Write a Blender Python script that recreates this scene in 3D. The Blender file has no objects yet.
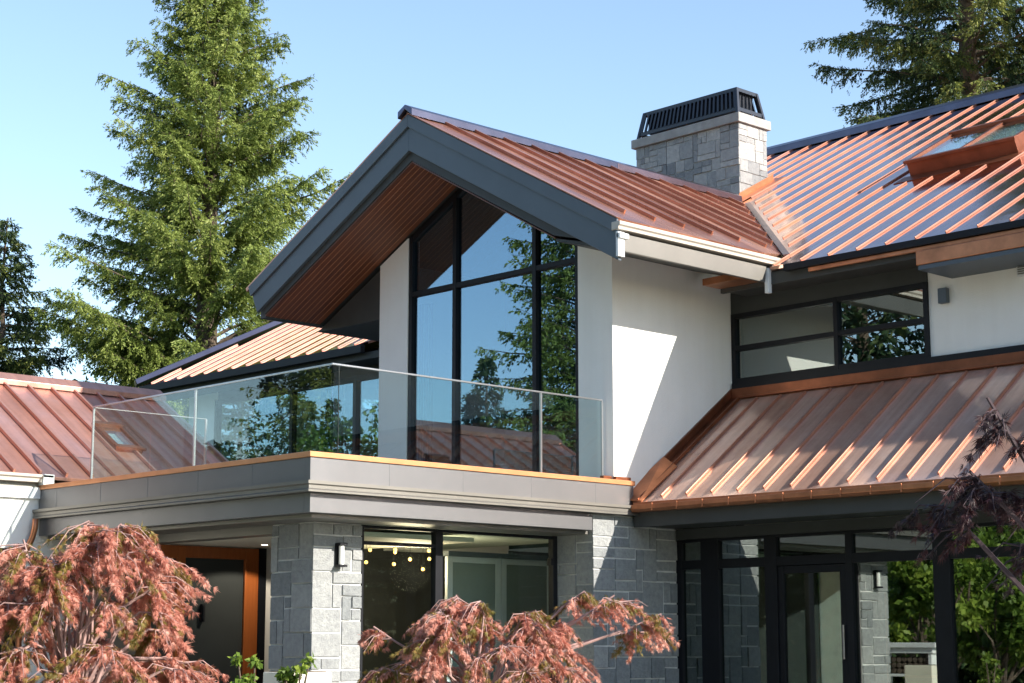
import bpy, bmesh, math, random
import numpy as np
from mathutils import Vector, Matrix

random.seed(7)
rng = np.random.default_rng(11)
D = bpy.data
SC = bpy.context.scene
COL = SC.collection

# ------------------------------------------------------------------ camera
cam_d = D.cameras.new('camera')
cam = D.objects.new('camera', cam_d)
COL.objects.link(cam)
F = Vector((0.68154583, 0.71236398, 0.16743011))
RT = Vector((0.72256372, -0.69130432, 0.0))
UP = Vector((-0.11574516, -0.12097892, 0.98588395))
M3 = Matrix((RT, UP, -F)).transposed()
cam.matrix_world = Matrix.Translation((-13.3838, -17.5203, 1.6257)) @ M3.to_4x4()
cam_d.sensor_width = 36.0
cam_d.lens = 1814.08 * 36 / 1024
cam_d.clip_start = 0.1
cam_d.clip_end = 2000
SC.camera = cam

# ------------------------------------------------------------------ sky + sun
SUN = Vector((0.29, -1.0, 0.546)).normalized()
elev = math.asin(SUN.z)
world = D.worlds.new('World')
SC.world = world
world.use_nodes = True
wn = world.node_tree.nodes
wl = world.node_tree.links
bg = wn['Background']
sky = wn.new('ShaderNodeTexSky')
sky.sky_type = 'NISHITA'
sky.sun_disc = False
sky.sun_elevation = elev
sky.sun_rotation = math.atan2(SUN.x, SUN.y)
sky.air_density = 1.0
sky.dust_density = 0.3
sky.ozone_density = 1.0
wl.new(sky.outputs[0], bg.inputs[0])
bg.inputs[1].default_value = 0.135
sun_d = D.lights.new('sun', 'SUN')
sun_d.energy = 5.0
sun_d.angle = math.radians(0.5)
sun_d.color = (1.0, 0.93, 0.83)
sun = D.objects.new('sun', sun_d)
COL.objects.link(sun)
sun.rotation_euler = (-SUN).to_track_quat('-Z', 'Y').to_euler()
SC.view_settings.view_transform = 'Standard'
SC.view_settings.look = 'None'
SC.view_settings.exposure = 1.05
SC.view_settings.gamma = 1.0
SC.view_settings.use_curve_mapping = False
SC.render.engine = 'CYCLES'
SC.cycles.max_bounces = 10
SC.cycles.transparent_max_bounces = 16
SC.cycles.caustics_reflective = True
SC.cycles.blur_glossy = 1.0
SC.cycles.sample_clamp_indirect = 4.0
SC.cycles.caustics_refractive = False

# ------------------------------------------------------------------ materials
def mat(name):
    m = D.materials.new(name)
    m.use_nodes = True
    return m, m.node_tree.nodes, m.node_tree.links, m.node_tree.nodes['Principled BSDF']

def noise(n, l, scale, detail=4, rough=.55, stretch=None, coord='Object'):
    tc = n.new('ShaderNodeTexCoord')
    t = n.new('ShaderNodeTexNoise')
    t.inputs['Scale'].default_value = scale
    t.inputs['Detail'].default_value = detail
    t.inputs['Roughness'].default_value = rough
    if stretch:
        mp = n.new('ShaderNodeMapping')
        mp.inputs['Scale'].default_value = stretch
        l.new(tc.outputs[coord], mp.inputs[0])
        l.new(mp.outputs[0], t.inputs['Vector'])
    else:
        l.new(tc.outputs[coord], t.inputs['Vector'])
    return t

def ramp(n, l, src, stops):
    r = n.new('ShaderNodeValToRGB')
    e = r.color_ramp.elements
    while len(e) < len(stops):
        e.new(0.5)
    for i, (p, c) in enumerate(stops):
        e[i].position = p
        e[i].color = (*c, 1) if len(c) == 3 else c
    l.new(src, r.inputs[0])
    return r

def bump(n, l, b, src, strength=.2, dist=.01):
    bp = n.new('ShaderNodeBump')
    bp.inputs['Strength'].default_value = strength
    bp.inputs['Distance'].default_value = dist
    l.new(src, bp.inputs['Height'])
    l.new(bp.outputs[0], b.inputs['Normal'])

def plain(name, col, rough=.5, metal=0., var=.12, scale=3., bstr=.05, bscale=60, spec=.5, bdist=.004):
    m, n, l, b = mat(name)
    t = noise(n, l, scale, 6)
    c0 = tuple(max(0, c * (1 - var)) for c in col)
    c1 = tuple(min(1, c * (1 + var)) for c in col)
    r = ramp(n, l, t.outputs['Fac'], [(.3, c0), (.7, c1)])
    l.new(r.outputs[0], b.inputs['Base Color'])
    b.inputs['Roughness'].default_value = rough
    b.inputs['Metallic'].default_value = metal
    b.inputs['Specular IOR Level'].default_value = spec
    if bstr:
        t2 = noise(n, l, bscale, 3)
        bump(n, l, b, t2.outputs['Fac'], bstr, bdist)
    return m

def copper(name, stops, metal=.85, r0=.26, r1=.45, oil=.5, grain=.012, streak=(.4, 7, .4)):
    m, n, l, b = mat(name)
    t = noise(n, l, .55, 7, .62)
    t.inputs['Distortion'].default_value = .8
    # panel-to-panel tone differences
    at = n.new('ShaderNodeAttribute')
    at.attribute_name = 'tone'
    mx = n.new('ShaderNodeMath'); mx.operation = 'MULTIPLY_ADD'
    l.new(at.outputs['Fac'], mx.inputs[0]); mx.inputs[1].default_value = .55
    l.new(t.outputs['Fac'], mx.inputs[2])
    sb = n.new('ShaderNodeMath'); sb.operation = 'SUBTRACT'
    l.new(mx.outputs[0], sb.inputs[0]); sb.inputs[1].default_value = .275
    r = ramp(n, l, sb.outputs[0], stops)
    t3 = noise(n, l, 9, 5, .7)
    r3 = ramp(n, l, t3.outputs['Fac'], [(.25, (.9, .9, .9)), (.75, (1.04, 1.04, 1.04))])
    mm = n.new('ShaderNodeMix'); mm.data_type = 'RGBA'; mm.blend_type = 'MULTIPLY'
    mm.inputs[0].default_value = 1
    l.new(r.outputs[0], mm.inputs[6]); l.new(r3.outputs[0], mm.inputs[7])
    ts = noise(n, l, 1.0, 5, .6, streak)
    rs = ramp(n, l, ts.outputs['Fac'], [(.3, (.80, .78, .78)), (.65, (1.04, 1.04, 1.04))])
    m2 = n.new('ShaderNodeMix'); m2.data_type = 'RGBA'; m2.blend_type = 'MULTIPLY'; m2.inputs[0].default_value = 1
    l.new(mm.outputs[2], m2.inputs[6]); l.new(rs.outputs[0], m2.inputs[7])
    l.new(m2.outputs[2], b.inputs['Base Color'])
    b.inputs['Metallic'].default_value = metal
    t4 = noise(n, l, 1.3, 5, .6)
    rr = ramp(n, l, t4.outputs['Fac'], [(.3, (r0,) * 3), (.7, (r1,) * 3)])
    l.new(rr.outputs[0], b.inputs['Roughness'])
    t2 = noise(n, l, 1.6, 2, .4)
    t5 = noise(n, l, 45, 2, .5)
    ad = n.new('ShaderNodeMath'); ad.operation = 'MULTIPLY_ADD'
    l.new(t5.outputs['Fac'], ad.inputs[0]); ad.inputs[1].default_value = grain
    l.new(t2.outputs['Fac'], ad.inputs[2])
    bump(n, l, b, ad.outputs[0], oil, .05)
    return m

def glass(name, tint, ior, rough=0.0, wob=.0, refl=(.95, 1.0, .99)):
    m, n, l, b = mat(name)
    n.remove(b)
    out = n['Material Output']
    tr = n.new('ShaderNodeBsdfTransparent'); tr.inputs[0].default_value = (*tint, 1)
    gl = n.new('ShaderNodeBsdfGlossy'); gl.inputs['Roughness'].default_value = rough
    gl.inputs['Color'].default_value = (*refl, 1)
    f0 = ((ior - 1) / (ior + 1)) ** 2
    lw_ = n.new('ShaderNodeLayerWeight'); lw_.inputs['Blend'].default_value = .5
    pw = n.new('ShaderNodeMath'); pw.operation = 'POWER'; l.new(lw_.outputs['Facing'], pw.inputs[0]); pw.inputs[1].default_value = 5
    fr = n.new('ShaderNodeMath'); fr.operation = 'MULTIPLY_ADD'; l.new(pw.outputs[0], fr.inputs[0]); fr.inputs[1].default_value = 1 - f0; fr.inputs[2].default_value = f0
    mx = n.new('ShaderNodeMixShader')
    l.new(fr.outputs[0], mx.inputs[0]); l.new(tr.outputs[0], mx.inputs[1]); l.new(gl.outputs[0], mx.inputs[2])
    if wob:
        t = noise(n, l, .9, 1, .4)
        bp = n.new('ShaderNodeBump'); bp.inputs['Strength'].default_value = wob; bp.inputs['Distance'].default_value = .01
        l.new(t.outputs['Fac'], bp.inputs['Height'])
        l.new(bp.outputs[0], gl.inputs['Normal'])
    l.new(mx.outputs[0], out.inputs[0])
    return m

def stone_mat(name, stops, rough=.85):
    m, n, l, b = mat(name)
    at = n.new('ShaderNodeAttribute'); at.attribute_name = 'tone'
    r = ramp(n, l, at.outputs['Fac'], stops)
    t = noise(n, l, 14, 8, .7)
    r2 = ramp(n, l, t.outputs['Fac'], [(.25, (.66, .66, .68)), (.75, (1.18, 1.18, 1.15))])
    mm = n.new('ShaderNodeMix'); mm.data_type = 'RGBA'; mm.blend_type = 'MULTIPLY'; mm.inputs[0].default_value = 1
    l.new(r.outputs[0], mm.inputs[6]); l.new(r2.outputs[0], mm.inputs[7])
    l.new(mm.outputs[2], b.inputs['Base Color'])
    b.inputs['Roughness'].default_value = rough
    t2 = noise(n, l, 28, 8, .75)
    bump(n, l, b, t2.outputs['Fac'], 1.0, .03)
    return m

def leaf_mat(name, stops, trans=.25, rough=.5):
    m, n, l, b = mat(name)
    at = n.new('ShaderNodeAttribute'); at.attribute_name = 'tone'
    r = ramp(n, l, at.outputs['Fac'], stops)
    l.new(r.outputs[0], b.inputs['Base Color'])
    b.inputs['Roughness'].default_value = rough
    b.inputs['Specular IOR Level'].default_value = .3
    ts = n.new('ShaderNodeBsdfTranslucent')
    l.new(r.outputs[0], ts.inputs[0])
    mx = n.new('ShaderNodeMixShader'); mx.inputs[0].default_value = trans
    out = n['Material Output']
    l.new(b.outputs[0], mx.inputs[1]); l.new(ts.outputs[0], mx.inputs[2]); l.new(mx.outputs[0], out.inputs[0])
    return m

def wood_mat(name, c0, c1, stretch, rough=.45):
    m, n, l, b = mat(name)
    at = n.new('ShaderNodeAttribute'); at.attribute_name = 'tone'
    t = noise(n, l, 3., 8, .65, stretch)
    ad = n.new('ShaderNodeMath'); ad.operation = 'MULTIPLY_ADD'
    l.new(at.outputs['Fac'], ad.inputs[0]); ad.inputs[1].default_value = .45
    l.new(t.outputs['Fac'], ad.inputs[2])
    r = ramp(n, l, ad.outputs[0], [(.3, c0), (1.0, c1)])
    l.new(r.outputs[0], b.inputs['Base Color'])
    b.inputs['Roughness'].default_value = rough
    bump(n, l, b, t.outputs['Fac'], .15, .005)
    return m

def emit(name, col, s):
    m, n, l, b = mat(name)
    b.inputs['Base Color'].default_value = (*col, 1)
    b.inputs['Emission Color'].default_value = (*col, 1)
    b.inputs['Emission Strength'].default_value = s
    return m

MT = {}
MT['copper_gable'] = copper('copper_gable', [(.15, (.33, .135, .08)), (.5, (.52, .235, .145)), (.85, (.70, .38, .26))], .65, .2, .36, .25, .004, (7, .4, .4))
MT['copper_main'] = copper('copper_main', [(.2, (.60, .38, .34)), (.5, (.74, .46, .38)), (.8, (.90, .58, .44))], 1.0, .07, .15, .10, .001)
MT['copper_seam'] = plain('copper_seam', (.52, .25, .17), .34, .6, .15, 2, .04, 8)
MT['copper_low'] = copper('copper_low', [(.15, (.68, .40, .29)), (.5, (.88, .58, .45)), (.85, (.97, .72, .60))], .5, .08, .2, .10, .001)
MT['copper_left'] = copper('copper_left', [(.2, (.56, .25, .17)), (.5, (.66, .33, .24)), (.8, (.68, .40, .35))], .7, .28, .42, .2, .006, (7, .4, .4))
MT['copper_trim'] = plain('copper_trim', (.50, .20, .10), .34, .75, .28, 3, .06, 12)
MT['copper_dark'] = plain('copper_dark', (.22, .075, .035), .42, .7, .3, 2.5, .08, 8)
MT['copper_coping'] = plain('copper_coping', (.66, .30, .14), .38, .55, .12, 2.5, .05, 10)
MT['ridge_dark'] = plain('ridge_dark', (.10, .10, .14), .3, .9, .15, 2, .04, 8)
MT['valley'] = plain('valley', (.26, .17, .17), .22, .95, .25, 2, .08, 5)
MT['stucco'] = plain('stucco', (.84, .82, .775), .9, 0, .025, 1.2, .25, 160, .2, .003)
def stucco_mat():
    m, n, l, b = mat('stucco')
    t = noise(n, l, 1.1, 6, .6)
    r = ramp(n, l, t.outputs['Fac'], [(.3, (.81, .79, .745)), (.7, (.86, .84, .795))])
    t2 = noise(n, l, 1.0, 6, .65, (5, 5, .35))
    r2 = ramp(n, l, t2.outputs['Fac'], [(.25, (.965, .962, .955)), (.6, (1, 1, 1))])
    mm = n.new('ShaderNodeMix'); mm.data_type = 'RGBA'; mm.blend_type = 'MULTIPLY'; mm.inputs[0].default_value = 1
    l.new(r.outputs[0], mm.inputs[6]); l.new(r2.outputs[0], mm.inputs[7])
    l.new(mm.outputs[2], b.inputs['Base Color'])
    b.inputs['Roughness'].default_value = .92; b.inputs['Specular IOR Level'].default_value = .2
    t3 = noise(n, l, 60, 8, .7)
    bump(n, l, b, t3.outputs['Fac'], .45, .01)
    return m
MT['stucco'] = stucco_mat()
MT['zinc'] = plain('zinc', (.19, .19, .195), .46, .85, .06, 1.2, .05, 5)
MT['taupe'] = plain('taupe', (.21, .20, .18), .48, .75, .06, 1.5, .04, 6)
MT['gutter_paint'] = plain('gutter_paint', (.46, .41, .35), .4, .1, .05, 2, .03, 8)
MT['slate_paint'] = plain('slate_paint', (.078, .098, .118), .45, .1, .08, 1.5, .05, 9)
MT['charcoal'] = plain('charcoal', (.05, .052, .05), .55, 0, .12, 2, .05, 9, .3)
MT['black_frame'] = plain('black_frame', (.008, .009, .012), .5, 0, .15, 4, .03, 20, .25)
MT['grey_frame'] = plain('grey_frame', (.62, .64, .65), .4, .1, .05, 4, .02, 20)
MT['steel'] = plain('steel', (.55, .56, .57), .28, .95, .05, 6, .02, 30)
MT['white_paint'] = plain('white_paint', (.74, .75, .74), .5, 0, .03, 3, .03, 20)
MT['cream'] = plain('cream', (.72, .68, .56), .7, 0, .04, 3, .05, 30)
MT['porch_dark'] = plain('porch_dark', (.10, .085, .065), .7, 0, .15, 2, .05, 20)
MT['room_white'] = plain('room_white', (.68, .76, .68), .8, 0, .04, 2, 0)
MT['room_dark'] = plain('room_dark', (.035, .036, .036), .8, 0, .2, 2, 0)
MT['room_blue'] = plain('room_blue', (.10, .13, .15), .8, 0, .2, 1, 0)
MT['curtain'] = plain('curtain', (.07, .11, .11), .9, 0, .15, 2, 0)
MT['deck'] = plain('deck', (.38, .37, .35), .85, 0, .12, 2, .1, 40)
MT['mortar'] = plain('mortar', (.66, .66, .64), .95, 0, .12, 8, .3, 60)
MT['stone'] = stone_mat('stone', [(0, (.25, .265, .27)), (.5, (.32, .33, .33)), (1, (.40, .405, .395))])
MT['chim_stone'] = stone_mat('chim_stone', [(0, (.22, .23, .24)), (.5, (.36, .36, .355)), (1, (.50, .485, .46))])
MT['slab'] = plain('slab', (.30, .29, .275), .85, 0, .18, 5, .2, 40)
MT['soffit_wood'] = wood_mat('soffit_wood', (.085, .025, .012), (.18, .055, .022), (7, 1, 1))
MT['groove'] = plain('groove', (.42, .18, .09), .6, 0, .1, 3, 0)
MT['door_wood'] = wood_mat('door_wood', (.22, .055, .012), (.42, .12, .03), (6, 6, .7), .35)
MT['win_glass'] = glass('win_glass', (.62, .74, .74), 2.5, 0, .04)
MT['gable_glass'] = glass('gable_glass', (.5, .64, .70), 2.7, 0, .05, (.66, .86, 1.0))
MT['low_glass'] = glass('low_glass', (.5, .62, .56), 2.8, 0, .03)
MT['clear_glass'] = glass('clear_glass', (.90, .96, .95), 1.5)
MT['rail_glass'] = glass('rail_glass', (.90, .955, .945), 1.62)
MT['bulb'] = emit('bulb', (1.0, .55, .12), 2.2)
MT['downlight'] = emit('downlight', (1.0, .95, .8), 2.5)
MT['frost'] = plain('frost', (.75, .75, .72), .4, 0, .03, 5, 0)
MT['frost_dark'] = plain('frost_dark', (.24, .27, .25), .25, 0, .1, 1.2, 0)
MT['door_glass'] = plain('door_glass', (.045, .05, .05), .2, 0, .1, 1.2, 0)
MT['bark'] = plain('bark', (.11, .085, .065), .9, 0, .35, 5, .6, 18, .2, .03)
MT['bark_pale'] = plain('bark_pale', (.34, .22, .20), .8, 0, .3, 8, .3, 30, .2, .01)
MT['bark_purple'] = plain('bark_purple', (.07, .05, .055), .8, 0, .3, 8, .3, 30, .2, .01)
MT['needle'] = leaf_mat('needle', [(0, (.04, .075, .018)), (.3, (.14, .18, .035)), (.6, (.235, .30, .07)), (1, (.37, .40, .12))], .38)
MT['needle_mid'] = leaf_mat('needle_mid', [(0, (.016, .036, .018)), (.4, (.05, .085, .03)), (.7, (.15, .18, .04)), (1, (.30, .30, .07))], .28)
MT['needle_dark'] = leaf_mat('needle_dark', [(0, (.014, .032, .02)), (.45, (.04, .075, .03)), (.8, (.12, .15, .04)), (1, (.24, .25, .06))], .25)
MT['leaf'] = leaf_mat('leaf', [(0, (.04, .08, .014)), (.5, (.13, .21, .03)), (1, (.34, .42, .07))], .42)
MT['maple'] = leaf_mat('maple', [(0, (.14, .13, .025)), (.2, (.30, .20, .055)), (.32, (.34, .11, .075)), (.6, (.62, .26, .19)), (1, (.78, .47, .37))], .4)
MT['maple_shaded'] = leaf_mat('maple_shaded', [(0, (.018, .010, .012)), (.6, (.04, .014, .016)), (1, (.085, .03, .028))], .2)  # purple leaf, darkened in colour for the shade over this maple

# ------------------------------------------------------------------ mesh helpers
class MB:
    def __init__(self):
        self.v = []; self.f = []; self.t = []
    def face(self, pts, tone=.5):
        i = len(self.v)
        self.v += [tuple(p) for p in pts]
        self.f.append(tuple(range(i, i + len(pts)))); self.t.append(tone)
    def prism(self, pts, vec, tone=.5):
        n = len(pts); i = len(self.v)
        vec = Vector(vec)
        self.v += [tuple(p) for p in pts] + [tuple(Vector(p) + vec) for p in pts]
        self.f.append(tuple(range(i, i + n))); self.t.append(tone)
        self.f.append(tuple(range(i + 2 * n - 1, i + n - 1, -1))); self.t.append(tone)
        for k in range(n):
            k2 = (k + 1) % n
            self.f.append((i + k, i + n + k, i + n + k2, i + k2)); self.t.append(tone)
        return self
    def box(self, x0, x1, y0, y1, z0, z1, tone=.5):
        return self.prism([(x0, y0, z0), (x1, y0, z0), (x1, y1, z0), (x0, y1, z0)], (0, 0, z1 - z0), tone)
    def beam(self, a, b, up, w, h, tone=.5):
        """bar from a to b, base centred on the line, width w, standing h along up"""
        a = Vector(a); b = Vector(b); up = Vector(up).normalized()
        s = (b - a).cross(up).normalized() * (w / 2)
        return self.prism([a - s, a + s, b + s, b - s], up * h, tone)
    def tube(self, pts, rad, n=8, tone=.5, cap=True):
        pts = [Vector(p) for p in pts]
        rings = []
        for k, p in enumerate(pts):
            d = (pts[min(k + 1, len(pts) - 1)] - pts[max(k - 1, 0)]).normalized()
            ref = Vector((0, 0, 1)) if abs(d.z) < .9 else Vector((1, 0, 0))
            a = d.cross(ref).normalized(); b = d.cross(a)
            r = rad[k] if hasattr(rad, '__len__') else rad
            i = len(self.v)
            for q in range(n):
                an = 2 * math.pi * q / n
                self.v.append(tuple(p + a * (r * math.cos(an)) + b * (r * math.sin(an))))
            rings.append(i)
        for r0, r1 in zip(rings, rings[1:]):
            for q in range(n):
                q2 = (q + 1) % n
                self.f.append((r0 + q, r0 + q2, r1 + q2, r1 + q)); self.t.append(tone)
        if cap:
            self.f.append(tuple(rings[0] + q for q in range(n))); self.t.append(tone)
            self.f.append(tuple(rings[-1] + q for q in reversed(range(n)))); self.t.append(tone)
        return self
    def build(self, name, m, parent=None, label=None, bevel=0., smooth=False):
        me = D.meshes.new(name)
        me.from_pydata(self.v, [], self.f)
        bm = bmesh.new(); bm.from_mesh(me)
        bmesh.ops.recalc_face_normals(bm, faces=bm.faces)
        bm.to_mesh(me); bm.free()
        a = me.attributes.new('tone', 'FLOAT', 'FACE')
        a.data.foreach_set('value', self.t)
        me.materials.append(MT[m] if isinstance(m, str) else m)
        if smooth:
            me.polygons.foreach_set('use_smooth', [True] * len(me.polygons))
        o = D.objects.new(name, me)
        COL.objects.link(o)
        if parent: o.parent = parent
        if label: o['label'] = label
        if bevel:
            md = o.modifiers.new('bevel', 'BEVEL'); md.width = bevel; md.segments = 2
            md.limit_method = 'ANGLE'; md.angle_limit = math.radians(40)
        return o

def box(*a): return MB().box(*a)

def tag(o, label, cat, group=None):
    o['label'] = label; o['category'] = cat
    if group: o['group'] = group
    return o

def thing(name, label, cat, loc=(0, 0, 0), group=None):
    o = D.objects.new(name, None)
    o.empty_display_size = .2
    COL.objects.link(o)
    o.location = loc
    return tag(o, label, cat, group)

def keep(o, parent):
    """parent o keeping its mesh in world coordinates"""
    o.parent = parent
    o.matrix_parent_inverse = Matrix.Translation(-Vector(parent.location))
    return o

def quads(name, centers, A, B, tone, m, parent=None):
    """cloud of rhombic leaves: one quad per centre spanned by axes A (long) and B (half width)"""
    n = len(centers)
    V = np.empty((n, 4, 3))
    V[:, 0] = centers; V[:, 1] = centers + A * .45 + B; V[:, 2] = centers + A; V[:, 3] = centers + A * .45 - B
    me = D.meshes.new(name)
    me.vertices.add(n * 4); me.vertices.foreach_set('co', V.reshape(-1))
    me.loops.add(n * 4); me.loops.foreach_set('vertex_index', np.arange(n * 4, dtype=np.int32))
    me.polygons.add(n); me.polygons.foreach_set('loop_start', np.arange(0, n * 4, 4, dtype=np.int32))
    me.polygons.foreach_set('loop_total', np.full(n, 4, dtype=np.int32))
    me.update(calc_edges=True)
    a = me.attributes.new('tone', 'FLOAT', 'FACE')
    a.data.foreach_set('value', np.clip(tone, 0, 1).astype(np.float32))
    me.materials.append(MT[m])
    o = D.objects.new(name, me); COL.objects.link(o)
    if parent: keep(o, parent)
    return o

def unit(v):
    return v / np.maximum(np.linalg.norm(v, axis=-1, keepdims=True), 1e-9)

# ------------------------------------------------------------------ ground
g = MB(); g.face([(-500, -500, 0), (500, -500, 0), (500, 500, 0), (-500, 500, 0)])
MT['lawn'] = plain('lawn', (.07, .12, .03), .9, 0, .4, .8, .3, 25, .2, .03)
go = g.build('ground', 'lawn'); go['kind'] = 'structure'
p = box(-9, .62, -2.4, 6.4, .004, .1); p.box(.63, 6.7, -2.4, .0, .004, .28); p.box(6.72, 7.2, -14, -.02, .004, .27)
p.box(-12, 13, -34, -6.2, .004, .03)  # unseen pale forecourt, added to bounce sunlight onto the shaded walls
po = p.build('patio_bounce', 'deck'); po['kind'] = 'structure'

# ------------------------------------------------------------------ house
H = thing('house', 'large modern white stucco house with orange copper roofs, big gable window and stone piers', 'house')

# ---- gable geometry
RV, RZ = 3.2, 9.82                  # ridge line of the gable roof
SL, SR = .520, .551                 # left and right slopes
def gz(v): return RZ - (SL * (v - RV) if v > RV else SR * (RV - v))
MZ0, MU0, MS = 7.22, 7.5, .535      # the long main roof rises along u
def mz(u): return MZ0 + MS * (u - MU0)
def valley_u(v): return MU0 + (gz(v) - MZ0) / MS
GU = 4.2                            # gable front plane
VE_R, VE_L = -1.12, 7.3             # eaves

# walls of the gable block
w = MB(); w.prism([(5.48, .1, 3.2), (5.48, .79, 3.2), (5.48, .79, 7.68), (5.48, .1, 7.31)], (.25, 0, 0)); w.build('wall', 'stucco', H, 'shaded grey stucco strip right of the tall gable window')
w = MB(); w.prism([(5.48, 4.66, 3.2), (5.48, 5.37, 3.2), (5.48, 5.37, 7.92), (5.48, 4.66, 8.28)], (.25, 0, 0))
w.build('wall', 'stucco', H, 'shaded grey stucco strip left of the tall gable window')
w = MB()
w.prism([(5.7312, .1, 3.2), (8.19, .1, 3.2), (8.19, .1, 7.33), (5.7312, .1, 7.33)], (0, .25, 0))
w.build('wall', 'stucco', H, 'bright sunlit white stucco wall right of the gable window')
w = MB()
w.prism([(5.7312, 5.12, 3.2), (8.19, 5.12, 3.2), (8.19, 5.12, 7.95), (5.7312, 5.12, 7.95)], (0, .25, 0))
w.build('wall', 'stucco', H)

# main block walls (u = 8.19)
w = MB()
w.box(8.19, 8.44, -5.66, -3.455, 5.3, 7.15)
w.build('wall', 'stucco', H, 'white wall under the eave right of the upper window')
w = MB()
w.box(8.19, 8.44, 13.9, 15.0, 3.2, 7.25); w.build('wall', 'stucco', H)
box(8.19, 8.44, 5.372, 6.0, 3.2, 7.25).build('wall', 'stucco', H)
w = MB()
w.box(8.16, 8.44, -3.45, .098, 6.735, 7.3)
w.build('frieze', 'charcoal', H, bevel=.006)
w = MB(); w.box(8.17, 8.44, 6.002, 13.898, 6.75, 7.25)
w.build('frieze', 'charcoal', H)

w = MB(); w.box(9.2, 9.4, -14, -5.66, 5.2, 8.0); w.build('wall', 'stucco', H)
w = MB(); w.box(8.441, 9.2, -5.66, -5.46, 5.2, 7.6); w.build('wall', 'stucco', H)
w = MB(); w.box(8.05, 9.3, -14, -5.665, 5.2, 5.3); w.build('wall', 'stucco', H)
w = MB(); w.box(8.38, 8.46, -14, -5.73, 7.58, 7.69); w.build('drip_edge', 'black_frame', H)
# far side and ends so that the house is closed
w = MB()
w.box(24.0, 24.3, -14, 15, 0, 7.5); w.build('wall', 'stucco', H)
box(8.45, 24.0, 14.75, 15.0, 0, 7.1).build('wall', 'stucco', H); box(8.45, 24.0, -14, -13.75, 0, 7.5).build('wall', 'stucco', H)

# ---- copper roofs
def slope_sheet(mb, pts, n, th=.05, tone=.5):
    mb.prism(pts, Vector(n).normalized() * -th, tone)

# gable roof, right slope, laid panel by panel so each sheet has its own tone
g = MB()
nR = Vector((0, -SR, 1)).normalized()
us = [GU + .02 + .63 * k for k in range(0, 14)]
VR = VE_R - .09
def right_low(u):                   # lowest v the right slope reaches at u (valley beyond the eave corner)
    ue = valley_u(VR)
    if u <= ue: return VR
    return min(RV, VR + (u - ue) * MS / SR)
for k in range(len(us)):
    a = us[k]; b = us[k + 1] if k + 1 < len(us) else a + .6
    if right_low(a) >= RV - .02: break
    la, lb = right_low(a), min(right_low(b), RV)
    pts = [(a, RV, RZ), (a, la, gz(la)), (b, lb, gz(lb)), (b, RV, RZ)]
    if lb >= RV: pts = [(a, RV, RZ), (a, la, gz(la)), (min(b, valley_u(RV)), RV, RZ)]
    slope_sheet(g, pts, nR, .05, rng.random())
    if k > 0:
        lo = -.74 if la < -.75 else la + .06
        g.beam((a, RV - .02, gz(RV - .02)), (a, lo, gz(lo)), nR, .034, .05, .5)
g.box(GU - .03, GU + .03, 0, .001, 9, 9.001) if False else None
g.beam((GU + .02, RV, RZ), (GU + .02, VR, gz(VR)), nR, .09, .012, .6)
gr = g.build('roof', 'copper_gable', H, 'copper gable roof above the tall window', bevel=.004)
# left slope (seen edge-on)
g = MB(); nL = Vector((0, SL, 1)).normalized()
vl = 7.38
slope_sheet(g, [(GU - .0, RV, RZ), (GU - .0, vl, gz(vl)), (valley_u(vl), vl, gz(vl)), (valley_u(RV), RV, RZ)], nL, .05)
for k in range(1, 13):
    a = GU + .02 + .63 * k
    hi = RV if a < valley_u(RV) else None
    if hi is None: break
    lo = vl - .3 if a < valley_u(vl) else RV + (valley_u(RV) - a) * MS / SL - .05
    if lo - RV > .1:
        g.beam((a, RV + .02, gz(RV + .02)), (a, lo, gz(lo)), nL, .045, .06)
g.beam((GU + .045, RV, RZ), (GU + .045, vl, gz(vl)), nL, .09, .012, .6)
g.build('roof', 'copper_gable', H)
# ridge cap of the gable
g = MB()
for (ua, ub, m_) in ((GU - .06, 8.8, 0), (8.8, 12.15, 1)):
    q = MB()
    e = .17
    q.prism([(ua, RV, RZ + .13), (ua, RV - e, RZ + .13 - SR * e), (ua, RV - e, RZ + .02 - SR * e), (ua, RV, RZ + .06),
             (ua, RV + e, RZ + .02 - SL * e), (ua, RV + e, RZ + .13 - SL * e)], (ub - ua - .004, 0, 0))
    q.build('ridge_cap', 'ridge_dark' if m_ == 0 else 'valley', H, bevel=.006)

# wood soffit of the gable overhang: boards that follow the rake
SZ = 9.05                            # soffit height at the ridge
def soff(v): return SZ - (.51 * (v - RV) if v > RV else .553 * (RV - v))
s = MB(); gro = MB()
nb = 11
bw = (5.46 - (GU + .1)) / nb
for k in range(nb):
    a = GU + .1 + bw * k
    for (v1, dirn) in ((6.95, 1), (.1, -1)):
        vv = [RV, v1]
        pts = [(a + .006, RV, soff(RV)), (a + bw - .006, RV, soff(RV)), (a + bw - .006, v1, soff(v1)), (a + .006, v1, soff(v1))]
        s.prism(pts, (0, 0, .02), rng.random())
        if k < nb - 1:
            c = a + bw
            gro.prism([(c - .006, RV, soff(RV) - .002), (c + .006, RV, soff(RV) - .002), (c + .006, v1, soff(v1) - .002), (c - .006, v1, soff(v1) - .002)], (0, 0, .012))
so = s.build('soffit', 'soffit_wood', H, 'dark red-brown plank soffit under the gable overhang')
gro.build('board_groove', 'groove', so)
# interior ceiling of the gable room
s = MB()
for k in range(9):
    a = 5.62 + .28 * k
    for v1 in (5.1, .37):
        s.prism([(a, RV, soff(RV) - .02), (a + .272, RV, soff(RV) - .02), (a + .272, v1, soff(v1) - .02), (a, v1, soff(v1) - .02)], (0, 0, .02), rng.random())
s.build('ceiling', 'soffit_wood', H)
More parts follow.
